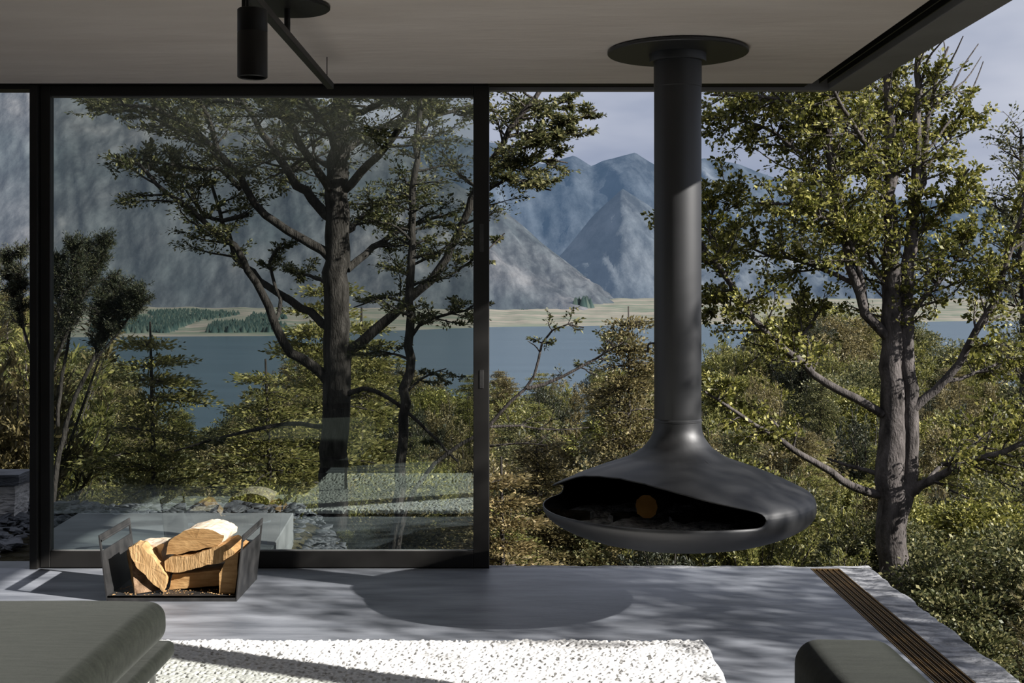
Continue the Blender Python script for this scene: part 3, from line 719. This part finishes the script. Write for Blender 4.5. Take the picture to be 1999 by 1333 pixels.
# ------------------------------------------------------------ trees
def build_tree(name, mains, Y0, style, leafmat, barkmat, label, base, cat='tree', group=None, sub_len=.7, spacing=.13, twigs=7, nleaf=14, lsize=.035, flat=.6, vflat=.35, up=.1, extra_depth=1.0, leafwr=.5, sides=9):
    """mains: list of dict(p=[(px,py,dy)], r=[px radius], leaf=(start,density))"""
    root = tag(empty(name, base), label, cat, group)
    tb, tw = [], []; LP, LD = [], []
    B = np.array(base)
    for bi, mn in enumerate(mains):
        tb, tw = [], []
        P = np.array([W(a, b, Y0+c) for a, b, c in mn['p']]); R = np.array(mn['r'])*Y0/F
        d = np.linalg.norm(np.diff(P, axis=0), axis=1).sum()
        Q, RR, Ln = resample(P, R, max(6, int(d/.12)))
        Q = Q+RNG.normal(size=Q.shape)*np.minimum(RR, .03)[:,None]*.35
        tb.append((Q-B, RR))
        lf = mn.get('leaf')
        s0, dens = lf if lf else (1, 0); n_sub = int(Ln*(1-s0)/spacing*dens); sl = mn.get('sl', sub_len)
        T = unit(np.gradient(Q, axis=0))
        for k in range(n_sub):
            t = s0+(1-s0)*((k+RNG.random())/n_sub); i = min(len(Q)-1, int(t*(len(Q)-1)))
            side = RNG.normal(size=3); side -= T[i]*side.dot(T[i]); side[1] *= extra_depth; side[2] = side[2]*vflat+up; side = side/(np.linalg.norm(side)+1e-9)
            dr = unit(T[i]*np.array([1,1,vflat+.3])*.55+side); ln = sl*RNG.uniform(.5, 1.15)*(1-.45*t)
            m = 6; pts = [Q[i]]
            for q in range(m-1):
                dr = unit(dr+RNG.normal(size=3)*np.array([.22,.22,.12])+np.array([0,0,.03])); pts.append(pts[-1]+dr*ln/(m-1))
            pts = np.array(pts); r0 = min(RR[i]*.6, .009+.006*ln)
            tw.append((pts-B, np.linspace(r0, .0025, m)))
            Tw = unit(np.gradient(pts, axis=0))
            for q in range(twigs):
                u = .2+.8*(q+RNG.random())/twigs; f = u*(m-1); j = min(m-2, int(f)); p0 = pts[j]+(pts[j+1]-pts[j])*(f-j)
                sd = RNG.normal(size=3); sd[2] *= vflat*.8; sd = unit(unit(sd)*1.0+Tw[j]*.8); tl = ln*RNG.uniform(.22, .42)
                p1 = p0+sd*tl+np.array([0,0,.02*tl])
                tw.append((np.array([p0-B, p1-B]), [.003, .0015]))
                nn = max(3, int(nleaf*RNG.uniform(.6,1.3)))
                uu = RNG.random(nn)[:,None]**.7; sp_ = RNG.normal(size=(nn,3))*tl*.16; sp_[:,2] *= (1-flat*.75)
                LP.append(p0+(p1-p0)*uu+sp_-B); LD.append(np.tile(sd, (nn,1))+unit(sp_)*.6)
        V, Fq = tubes(tb, sides)
        for sel, sd_ in (([t for t in tw if len(t[0]) > 2], 4), ([t for t in tw if len(t[0]) == 2], 3)):
            if sel:
                V2, F2 = tubes(sel, sd_)
                Fq = np.concatenate([Fq, F2+len(V)]); V = np.concatenate([V, V2])
        from_np('trunk' if bi == 0 else 'branch', V, Fq, barkmat, root, True)
    if LP:
        V, Fq, rn = leaves(np.concatenate(LP), np.concatenate(LD), lsize, flat, leafwr)
        from_np('foliage', V, Fq, leafmat, root, rnd=rn)
    return root

def br(pts, r, leaf=None, **k): 
    n = len(pts); rr = np.linspace(r[0], r[1], n) if len(r) == 2 else r
    return dict(p=[(p+(0,))[:3] if len(p) == 2 else p for p in pts], r=rr, leaf=leaf, **k)
def zdepth(pts, d1):   # let a branch run gradually towards (-) or away from (+) the house
    n = len(pts); return [(a, b, d1*i/(n-1)) for i, (a, b) in enumerate(pts)]
# the big beech behind the glass
Y1 = 12.0
beech = [
 br([(646,1250),(648,1100),(650,960),(653,850),(658,740),(656,640),(655,540),(660,440),(658,350),(662,260),(668,180),(672,60),(668,-120),(672,-300)], [36,32,29,27,28,25,25,24,22,19,17,14,10,5], (.62, 1.0), sl=1.1),
 br(zdepth([(645,752),(604,712),(562,682),(538,640),(522,590),(494,540),(455,482),(405,440),(358,398),(315,368),(268,318)], -.8), (11,3), (.52,1.0)),
 br(zdepth([(645,640),(592,602),(540,570),(492,532),(458,498),(442,455),(425,400),(410,350)], .7), (9,3), (.6,1.0)),
 br(zdepth([(535,632),(548,610),(545,580),(530,540),(530,500),(560,470)], .3), (5,2), (.55,.8), sl=.4),
 br(zdepth([(650,510),(612,478),(565,452),(520,420),(480,372),(440,312),(400,272),(350,236),(290,210),(215,205)], -.5), (10,3), (.4,1.2)),
 br(zdepth([(655,430),(612,392),(572,350),(535,292),(502,242),(470,190),(440,120)], 1.0), (11,4), (.35,1.1)),
 br(zdepth([(656,392),(622,335),(592,292),(565,235),(545,188),(520,110)], -1.2), (9,4), (.3,1.1)),
 br(zdepth([(470,372),(430,330),(390,330),(330,320),(270,310)], -.3), (5,2), (.3,1.3), sl=.6),
 br(zdepth([(480,420),(440,430),(400,420),(360,350),(300,330),(250,300)], .5), (5,2), (.3,1.3), sl=.6),
 br(zdepth([(400,275),(340,250),(280,222),(230,215),(190,225)], .2), (4,1.5), (.2,1.6), sl=.55),
 br(zdepth([(430,310),(415,260),(400,215),(380,180),(360,120)], -.6), (6,3), (.2,1.1)),
 br(zdepth([(470,200),(400,195),(330,192),(260,190),(200,198)], .9), (5,2), (.2,1.4), sl=.7),
 br(zdepth([(670,700),(722,652),(780,602),(832,555),(878,492),(915,410),(948,335),(990,262),(1040,195),(1085,120)], -.4), (11,4), (.52,1.1), sl=.8),
 br(zdepth([(676,524),(722,490),(765,458),(812,438),(862,420)], .9), (8,3), (.3,1.0)),
 br(zdepth([(672,372),(712,330),(752,288),(785,240),(805,190),(830,120)], -.9), (9,4), (.3,1.2)),
 br(zdepth([(670,300),(720,262),(790,232),(860,222),(930,205)], .6), (7,3), (.25,1.4)),
 br(zdepth([(672,240),(730,205),(800,170),(880,150)], -1.5), (7,3), (.2,1.2)),
 br(zdepth([(948,335),(985,322),(1020,332),(1060,312),(1108,318)], .2), (4,1.5), (.15,1.9), sl=.45),
 br(zdepth([(915,410),(950,372),(990,352),(1035,362),(1075,372)], -.3), (4,1.5), (.2,1.9), sl=.45),
 br(zdepth([(985,268),(1030,260),(1080,250),(1130,232),(1165,214)], .1), (4,1.5), (.1,2.2), sl=.38),
 br(zdepth([(1010,235),(1050,215),(1085,205),(1112,190)], .4), (3,1.5), (.1,1.9), sl=.4),
 br(zdepth([(970,300),(1020,290),(1070,275),(1140,250)], -.3), (3,1.5), (.1,2.0), sl=.42),
 br(zdepth([(832,555),(870,540),(905,520),(950,490),(985,455)], .2), (3,1.2), (.3,.7), sl=.35),
 br(zdepth([(655,330),(600,310),(560,330),(520,350)], 1.6), (6,2), (.2,1.3)),
 br(zdepth([(658,470),(690,440),(740,400),(800,380)], 1.8), (7,3), (.25,1.2)),
 br(zdepth([(655,560),(610,540),(570,530)], 1.5), (5,2), (.4,.8), sl=.5),
 br(zdepth([(655,300),(640,250),(600,200),(580,150)], -2.0), (7,3), (.2,1.2)),
 br(zdepth([(668,780),(705,760),(735,765),(790,800),(848,852),(892,902)], -.5), (6,2), (.8,.4), sl=.25),
 br(zdepth([(640,835),(560,828),(480,842),(405,862),(340,880)], -.8), (5,1.5), (.75,.4), sl=.3),
]
build_tree('beech_tree', beech, Y1, 'flat', 'lf_dark', 'bark', 'tall thick-trunked beech with spreading limbs behind the glass door', (W(646,1250,Y1).x, Y1, ground_z(W(646,0,Y1).x, Y1)), sub_len=.85, spacing=.115, twigs=11, nleaf=20, lsize=.040, flat=.85, vflat=.16, up=.06, leafwr=.55)
Y2 = 10.5
slim = [
 br([(770,1180),(776,1000),(784,880),(790,780),(797,690),(800,600),(802,500),(806,400),(812,300),(818,190),(822,60),(826,-60)], [13,12,10,10,9,8.5,8,7,6,5,4,3], (.45,1.7), sl=.62),
 br(zdepth([(800,662),(828,628),(870,614),(905,608),(935,590)], -.3), (4,1.5), (.2,1.8), sl=.4),
 br(zdepth([(800,600),(760,580),(720,590),(690,600)], .3), (3,1.2), (.2,1.0), sl=.4),
 br(zdepth([(802,520),(840,500),(890,470),(930,440)], .3), (3,1.2), (.2,1.5), sl=.4),
 br(zdepth([(803,470),(770,440),(720,430)], -.3), (3,1.2), (.2,1.5), sl=.4),
 br(zdepth([(790,770),(830,735),(870,720)], .6), (3,1.2), (.3,1.2), sl=.4),
 br(zdepth([(798,700),(760,690),(720,700)], .6), (3,1.2), (.3,1.2), sl=.4),
]
build_tree('beech_tree', slim, Y2, 'flat', 'lf_dark', 'bark', 'slender dark-stemmed young beech just right of the big trunk', (W(770,1180,Y2).x, Y2, ground_z(W(770,0,Y2).x, Y2)), spacing=.10, twigs=8, nleaf=17, lsize=.034, flat=.85, vflat=.15, up=.03, leafwr=.55)
# leaning sapling crossing the opening
Y3 = 9.4
sap = [
 br([(760,1180),(822,935),(880,880),(950,835),(1000,780),(1026,760),(1056,685),(1062,660),(1090,640),(1115,632),(1140,640)], (4.5,1.2), (.86,1.8), sl=.22),
 br(zdepth([(1026,760),(1070,745),(1120,725),(1180,690),(1230,660)], .2), (4,1.5), (.45,1.6), sl=.35),
 br(zdepth([(950,835),(1010,830),(1080,840),(1150,835)], .3), (3,1), (.3,1.0), sl=.35),
 br(zdepth([(955,870),(1010,865),(1070,870)], -.2), (2.5,1), (.3,1.0), sl=.3),
 br(zdepth([(1056,690),(1045,675),(1030,665)], 0), (1.5,.8)),
]
build_tree('sapling', sap, Y3, 'flat', 'lf_dark', 'bark', 'thin bare-stemmed sapling leaning right across the open doorway view', (W(760,1180,Y3).x, Y3, ground_z(W(760,0,Y3).x, Y3)), spacing=.08, twigs=6, nleaf=8, lsize=.03, flat=.7, vflat=.3, up=.03)
# the broadleaf tree on the right
Y4 = 9.6
gold = [
 br([(1750,1340),(1745,1200),(1742,1120),(1738,1000),(1740,900),(1742,800),(1740,700),(1742,600),(1738,500),(1736,400),(1735,300),(1732,200),(1730,90),(1728,-60)], [42,33,29,30,28,24,22,20,17,14,11,9,7,3], (.5,1.3), sl=.75),
 br([(1755,1010),(1776,890),(1778,800),(1768,700),(1770,600),(1776,480),(1785,380),(1790,280),(1793,180),(1792,110),(1788,20)], [18,17,16,16,15,13,11,9,7,6,3], (.5,.9), sl=.6),
 br(zdepth([(1788,392),(1805,300),(1816,210),(1832,140),(1852,90)], .1), (7,2)),
 br(zdepth([(1816,215),(1850,180),(1880,130),(1910,85)], .1), (3,1)), br(zdepth([(1816,205),(1840,150),(1862,110),(1880,70)], -.2), (3,1)),
 br(zdepth([(1806,300),(1850,240),(1890,190),(1920,120)], .3), (3,1)), br(zdepth([(1830,150),(1845,110),(1840,70)], .3), (2,1)),
 br(zdepth([(1800,160),(1815,110),(1850,70)], -.3), (3,1)), br(zdepth([(1850,180),(1890,150),(1915,110)], .3), (2,.8)),
 br(zdepth([(1728,655),(1704,628),(1676,570),(1648,468),(1630,360),(1618,300),(1621,220),(1628,165),(1630,60)], -.4), (11,4), (.35,1.5), sl=.65),
 br(zdepth([(1640,420),(1602,345),(1560,302),(1500,252),(1430,232),(1395,222)], .4), (6,2), (.15,1.9), sl=.55),
 br(zdepth([(1622,230),(1570,205),(1500,190),(1420,188),(1388,185)], -.3), (5,2), (.1,1.9), sl=.55),
 br(zdepth([(1690,600),(1680,540),(1668,495),(1650,455),(1600,420),(1540,400),(1480,395)], -.6), (6,2), (.3,1.7), sl=.5),
 br(zdepth([(1664,556),(1612,528),(1560,508),(1480,492),(1420,440)], .6), (5,1.5), (.2,1.9), sl=.5),
 br(zdepth([(1722,806),(1662,772),(1604,742),(1545,690),(1490,642),(1440,575),(1405,520),(1375,485),(1345,440),(1290,400)], -.3), (9,2.5), (.28,1.4), sl=.5),
 br(zdepth([(1440,575),(1400,590),(1370,580)], .3), (3,1), (.1,1.4), sl=.35),
 br(zdepth([(1405,520),(1385,440),(1400,390),(1440,350)], .3), (3,1), (.1,1.9), sl=.4),
 br(zdepth([(1560,710),(1565,660),(1590,620),(1600,600)], .5), (4,1.5), (.1,1.5), sl=.45),
 br(zdepth([(1715,965),(1652,945),(1600,905),(1540,872),(1480,832),(1430,800),(1375,765)], -.7), (9,2), (.5,1.0), sl=.4),
 br(zdepth([(1715,925),(1655,908),(1615,895)], .2), (5,2)),
 br(zdepth([(1540,872),(1510,820),(1480,780)], .2), (3,1), (.2,1.2), sl=.4),
 br(zdepth([(1778,800),(1850,742),(1900,662),(1945,570),(1972,490),(1990,430),(2015,360)], -.4), (9,3), (.35,1.4), sl=.5),
 br(zdepth([(1848,745),(1920,722),(2000,690),(2080,670)], .4), (4,1.5), (.2,1.2), sl=.45),
 br(zdepth([(1765,975),(1822,935),(1900,902),(2000,862),(2100,830)], -.5), (10,3), (.25,1.2), sl=.55),
 br(zdepth([(1790,960),(1850,900),(1920,850),(1980,800)], .8), (5,2), (.2,1.3), sl=.5),
 br(zdepth([(1774,620),(1820,560),(1870,500),(1900,430)], .4), (6,2), (.2,1.8), sl=.45),
 br(zdepth([(1780,470),(1830,420),(1870,360),(1890,330)], -.3), (5,2), (.2,1.7), sl=.4),
 br(zdepth([(1788,340),(1830,300),(1870,250),(1895,200)], .3), (4,1.5), (.2,1.2), sl=.35),
 br(zdepth([(1738,430),(1702,335),(1662,262),(1602,215),(1520,195)], .9), (7,2), (.2,1.6), sl=.6),
 br(zdepth([(1738,560),(1690,500),(1640,440),(1580,400)], 1.4), (6,2), (.2,1.2), sl=.6),
 br(zdepth([(1738,350),(1690,280),(1640,200),(1600,120)], -1.0), (6,2), (.2,1.2), sl=.6),
 br(zdepth([(1735,260),(1760,200),(1740,140)], .8), (4,2), (.1,1.2), sl=.5),
 br(zdepth([(1750,1130),(1820,1115),(1900,1090),(1999,1080)], .4), (4,2), (.3,1.2), sl=.4),
]
build_tree('broadleaf_tree', gold, Y4, 'round', 'lf_gold', 'barkpale', 'tall twin-stemmed tree with yellow-green leaves right of the fireplace', (W(1750,1340,Y4).x, Y4, ground_z(W(1750,0,Y4).x, Y4)-.1), sub_len=.62, spacing=.062, twigs=8, nleaf=15, lsize=.036, flat=.25, vflat=.75, up=.05, leafwr=.65)
# far right pine-like tree
Y5 = 14.0
rt = [br([(2010,1300),(2005,900),(2000,700),(1996,500),(1990,400),(1992,330),(1994,250)], [14,11,9,7,5,4,2], (.2,3.2), sl=.8),
      br(zdepth([(2000,620),(1970,560),(1940,520)], .3), (4,1.5), (.2,1.8), sl=.4), br(zdepth([(1996,470),(1965,420),(1930,395)], .3), (4,1.5), (.1,2.0), sl=.4)]
build_tree('beech_tree', rt, Y5, 'flat', 'lf_dark', 'bark', 'dark pointed tree at the far right edge beyond the yellow-green tree', (W(2010,1300,Y5).x, Y5, ground_z(W(2010,0,Y5).x, Y5)), spacing=.13, twigs=7, nleaf=10, lsize=.045, flat=.4, vflat=.4, up=.2)
# kanuka with upright brushes on the left
Y6 = 10.5
kan = [
 br([(95,1060),(108,930),(122,850),(148,770),(182,705),(212,645),(242,590),(262,560)], (6,2), (.74,2.6), sl=.30),
 br(zdepth([(112,830),(118,760),(132,670),(145,600),(160,530),(172,480)], .2), (4,1.5), (.62,3.0), sl=.32),
 br(zdepth([(75,960),(85,830),(104,720),(132,640),(148,570),(142,500),(138,470)], -.3), (4,1.5), (.62,3.0), sl=.32),
 br(zdepth([(148,600),(182,550),(198,505),(204,470)], .2), (2.5,1), (.3,3.6), sl=.30),
 br(zdepth([(120,640),(112,590),(115,540),(120,500)], .3), (2,1), (.3,3.4), sl=.28),
 br(zdepth([(212,645),(205,605),(214,575),(238,560)], .2), (2,1), (.3,3.6), sl=.26),
 br(zdepth([(182,705),(230,650),(262,600),(282,565)], -.2), (2.5,1), (.5,4.0), sl=.28),
 br(zdepth([(182,705),(200,650),(196,610),(205,580)], -.1), (2,1), (.4,3.6), sl=.26),
 br(zdepth([(95,800),(40,620),(15,540),(5,490)], .1), (3,1.2), (.55,2.6), sl=.26),
 br(zdepth([(45,640),(40,570),(38,500),(32,480)], .1), (2.5,1), (.4,2.4), sl=.24),
]
build_tree('kanuka_tree', kan, Y6, 'round', 'lf_kan', 'bark', 'open-stemmed shrub tree with dark upright brushes behind the left door post', (W(95,1060,Y6).x, Y6, ground_z(W(95,0,Y6).x, Y6)), spacing=.035, twigs=10, nleaf=20, lsize=.026, flat=.0, vflat=.9, up=1.8, leafwr=.22)

# ---- prototypes for the forest
def leaf_cloud(points, dirs, size, flat, wr): return leaves(np.asarray(points), np.asarray(dirs), size, flat, wr)
def proto_conical(sd, tiers=24):
    rng = np.random.default_rng(sd); tw = []; P = []; D = []
    lean = rng.normal(size=2)*.02
    tr = np.array([(lean[0]*t, lean[1]*t, t) for t in np.linspace(0, 1, 10)]); tw.append((tr, np.linspace(.016, .003, 10)))
    for i in range(tiers):
        t = .12+.86*i/tiers; L0 = (1-t)**.8*.27*(1+.35*rng.normal()*.5)+.02
        for b in range(rng.integers(5, 8)):
            a = rng.random()*6.283; L1 = L0*rng.uniform(.6, 1.25); n = 5; c = np.array([lean[0]*t, lean[1]*t, t+rng.uniform(-.01,.01)])
            dr = np.array([math.cos(a), math.sin(a), rng.uniform(.05,.4)]); pts = c+np.outer(np.linspace(0, 1, n), dr*L1); pts[:,2] -= .25*L1*np.linspace(0, 1, n)**2
            tw.append((pts, np.linspace(.004, .0012, n)))
            m = int(40+300*L1/.25); u = rng.random(m)**.55; f = np.outer(u, dr*L1); f[:,2] -= .25*L1*u**2
            off = np.clip(rng.normal(size=(m,3)), -1.5, 1.5)*np.array([1,1,.22])*(.03+.10*(1-u)[:,None]*L1+.012)*.75
            P.append(c+f+off); D.append(np.tile(dr, (m,1))+off*18)
    return tw, np.concatenate(P), np.concatenate(D), .55, .45
def proto_feather(sd):
    rng = np.random.default_rng(sd); tw = []; P = []; D = []
    for s in range(22):
        a = rng.random()*6.283; sp = rng.uniform(.05, .30); h = rng.uniform(.6, 1.0)*(1-.5*sp); n = 7
        t = np.linspace(0, 1, n); pts = np.stack([math.cos(a)*sp*t**1.3+rng.normal()*.02, math.sin(a)*sp*t**1.3+rng.normal()*.02, h*t], -1)
        tw.append((pts, np.linspace(.009, .002, n)))
        for k in range(17):
            u = rng.uniform(.22, 1); c = np.array([np.interp(u, t, pts[:,j]) for j in range(3)])
            dr = unit(np.array([rng.normal()*.55, rng.normal()*.55, 1.0])); ln = rng.uniform(.07, .15)*(1.3-u*.5)
            m = 46; q = rng.random((m,1)); off = rng.normal(size=(m,3))*.013*(1.2-q)
            P.append(c+dr*ln*q+off); D.append(np.tile(dr, (m,1))+off*25)
    return tw, np.concatenate(P), np.concatenate(D), .0, .28
def proto_round(sd):
    rng = np.random.default_rng(sd); tw = []; P = []; D = []
    for s in range(20):
        a = rng.random()*6.283; el = rng.uniform(.05, 1.2); r_ = rng.uniform(.22, .42)
        c = np.array([math.cos(a)*math.cos(el)*r_, math.sin(a)*math.cos(el)*r_, .42+math.sin(el)*.42])
        tw.append((np.stack([np.array([0,0,0]), c*np.array([.4,.4,.55]), c]), [.012,.007,.003]))
        for k in range(16):
            d = unit(rng.normal(size=3)); p = c+d*rng.uniform(.03, .15); m = 52
            off = rng.normal(size=(m,3))*.028; off[:,2] *= .55; P.append(p+off); D.append(np.tile(d, (m,1))+off*20)
    return tw, np.concatenate(P), np.concatenate(D), .3, .62
PROTO = []
def mk_proto(kind, sd, lm, lsz, bm_='bark', **kw):
    tw, P, D, flat, wr = kind(sd, **kw)
    V, Fq = tubes(tw, 4); V2, F2, rn = leaves(P, D, lsz, flat, wr)
    t = from_np('trunk', V, Fq, bm_, None, True); f = from_np('foliage', V2, F2, lm, None, rnd=rn)
    a, b = t.data, f.data; bpy.data.objects.remove(t); bpy.data.objects.remove(f)
    return a, b
CON = [mk_proto(proto_conical, 1, 'lf_olive', .0145), mk_proto(proto_conical, 2, 'lf_brown', .0145), mk_proto(proto_conical, 3, 'lf_dark', .0145), mk_proto(proto_conical, 21, 'lf_light', .0145, tiers=17)]
AMB = [mk_proto(proto_conical, 4, 'lf_amber', .018, tiers=11)]
FEA = [mk_proto(proto_feather, 5, 'lf_olive', .024), mk_proto(proto_feather, 6, 'lf_brown', .024), mk_proto(proto_feather, 7, 'lf_kan', .024), mk_proto(proto_feather, 14, 'lf_olive', .024)]
RND = [mk_proto(proto_round, 8, 'lf_gold', .020), mk_proto(proto_round, 9, 'lf_dark', .020), mk_proto(proto_round, 10, 'lf_brown', .020)]
def plant(name, pro, px, Y, topy, label, group=None, wide=1.0, x=None, sink=.0, cat='tree', h=None):
    x = (px-VX)/F*Y if x is None else x; gz = ground_z(x, Y)-.03
    zt = EYE-(topy-VY)/F*Y if h is None else gz+h
    h = max(.35, zt-gz)
    r = empty(name, (x, Y, gz-sink), random.uniform(0, 6.28)); tag(r, label, cat, group)
    for nm, me in (('trunk', pro[0]), ('foliage', pro[1])):
        o = bpy.data.objects.new(nm, me); COL.objects.link(o); o.parent = r; o.scale = (h*wide, h*wide, h)
    return r
# individually seen trees
plant('conical_tree', CON[3], 310, 13.0, 628, 'pointed olive-green conical tree in front of the lake, left of the big beech', wide=1.05)
plant('conical_tree', CON[3], 628, 17.0, 520, 'tall sunlit olive tree standing directly behind the big beech trunk', wide=.95)
plant('conical_tree', CON[1], 1232, 17.0, 598, 'pointed tree rising above the forest just left of the flue', wide=.8)
plant('conical_tree', CON[3], 540, 15.0, 700, 'bushy olive tree low to the left of the big beech trunk', wide=1.2)
plant('conical_tree', CON[3], 700, 19.0, 600, 'pale olive tree showing right of the big beech trunk', wide=1.0)
plant('conical_tree', AMB[0], 985, 8.8, 890, 'amber-green shrub with tiered sprays just beyond the open doorway edge', wide=1.25, cat='shrub')
plant('conical_tree', CON[1], 1050, 10.5, 845, 'brownish tiered shrub behind the amber-green shrub', wide=1.2, cat='shrub')
plant('bushy_tree', FEA[1], 15, 13.5, 520, 'brownish bushy tree at the far left edge beyond the stone pier', wide=1.0)
plant('bushy_tree', FEA[0], 70, 16, 600, 'olive bushy tree behind the left door post', wide=1.0)
plant('round_shrub', RND[0], 1420, 11.0, 880, 'yellow-green round shrub directly behind the right side of the hearth', wide=1.0, cat='shrub')
# forest in layers
kinds = [('conical_tree', CON), ('bushy_tree', FEA), ('round_shrub', RND)]
TAKEN = []
def forest(n, Ya, Yb, wts, group, label, jit, rngx=(-120, 2120), wide=(.9, 1.3)):
    k = 0; tries = 0
    while k < n and tries < n*20:
        tries += 1
        u = (k+random.random())/n
        px = random.uniform(*rngx); Y = math.exp(random.uniform(math.log(Ya), math.log(Yb)))
        x = (px-VX)/F*Y
        if Y < 12 and px < 640 and x > -5: Y += 3.2
        x = (px-VX)/F*Y
        if Y < 12.5 and -.9 < x < -5: continue
        nm, pool = random.choices(kinds, wts)[0]
        ty = top_y(px, Y)+random.uniform(*jit)
        hh = hgt(Y)*.24
        if tries < n*8 and any((x-a)**2+(Y-b)**2 < (hh+c)**2 for a, b, c in TAKEN): continue
        TAKEN.append((x, Y, hh))
        plant(nm, random.choice(pool), px, Y, ty, label[nm], group[nm], random.uniform(*wide), cat='shrub' if nm == 'round_shrub' else 'tree')
        k += 1
def lg(txt): return ({'conical_tree': 'conical trees '+txt, 'bushy_tree': 'bushy trees '+txt, 'round_shrub': 'round shrubs '+txt},
                     {'conical_tree': 'pointed conical tree in the forest '+txt, 'bushy_tree': 'feathery upright bushy tree in the forest '+txt, 'round_shrub': 'rounded leafy shrub in the forest '+txt})
g_, l_ = lg('on the far slope above the lake'); forest(120, 62, 135, (3, 5, 2), g_, l_, (-4, 26), wide=(1.0, 1.5))
g_, l_ = lg('on the middle slope'); forest(95, 30, 62, (3, 5, 2), g_, l_, (0, 60), wide=(.9, 1.3))
g_, l_ = lg('on the near slope'); forest(80, 15, 30, (3, 6, 2), g_, l_, (0, 80), wide=(.8, 1.2))
g_, l_ = lg('just below the house'); forest(60, 9.2, 15, (3, 5, 3), g_, l_, (-10, 110), wide=(.9, 1.4))
# undergrowth immediately right of the slab
for k in range(34):
    x = random.uniform(2.7, 8.5); Y = random.uniform(5.2, 10.5)
    if 2.2 < x < 3.8 and 8.6 < Y < 9.9: continue
    plant('round_shrub', random.choice([RND[1], RND[1], RND[2], FEA[2], FEA[1]]), 0, Y, 0, 'leafy undergrowth shrub beyond the rough stone edge at right', 'undergrowth beyond the right stone edge', 1.1, x=x, cat='shrub', h=random.uniform(1.0, 1.75))
# trees standing right of the house, outside the frame: their leaves dapple the light
def shade_tree(x, Y, z0, z1, ry, rx, n, lsz, label, sd):
    """slender leafy tree standing right of the house: its leaves dapple the light"""
    rng = np.random.default_rng(sd); gz = ground_z(x, Y)-.05; r = tag(empty('leafy_tree', (x, Y, gz)), label, 'tree')
    tw = [(np.array([(0,0,0), (.04,.03,(z0-gz)*.6), (0,0,z0-gz), (-.03,.02,(z0+z1)/2-gz), (0,0,z1-gz)]), np.array([.07,.05,.04,.025,.006]))]
    P = []; D = []
    for k in range(n):
        a = rng.random()*6.283; t = rng.random(); q = math.sqrt(rng.random()); c = np.array([math.cos(a)*rx*q, math.sin(a)*ry*q, z0+(z1-z0)*t-gz])
        b = np.array([0, 0, max(.3, c[2]-.25)]); tw.append((np.array([b, (b+c)/2+rng.normal(size=3)*.03, c]), np.array([.012,.008,.003])))
        m = rng.integers(20, 60); off = rng.normal(size=(m,3))*np.array([.16,.16,.05]); P.append(c+off); D.append(off+rng.normal(size=3)*.1)
    V, Fq = tubes(tw, 6); from_np('trunk', V, Fq, 'bark', r, True)
    V, Fq, rn = leaves(np.concatenate(P), np.concatenate(D), lsz, .3, .65); from_np('foliage', V, Fq, 'lf_gold', r, rnd=rn)
shade_tree(6.4, 3.5, 2.2, 4.15, 1.12, .9, 150, .07, 'slim leafy tree standing right of the house beyond the stone edge', 3)
shade_tree(9.6, 2.3, 4.2, 7.6, .8, .9, 24, .07, 'taller leafy tree farther right of the house', 4)
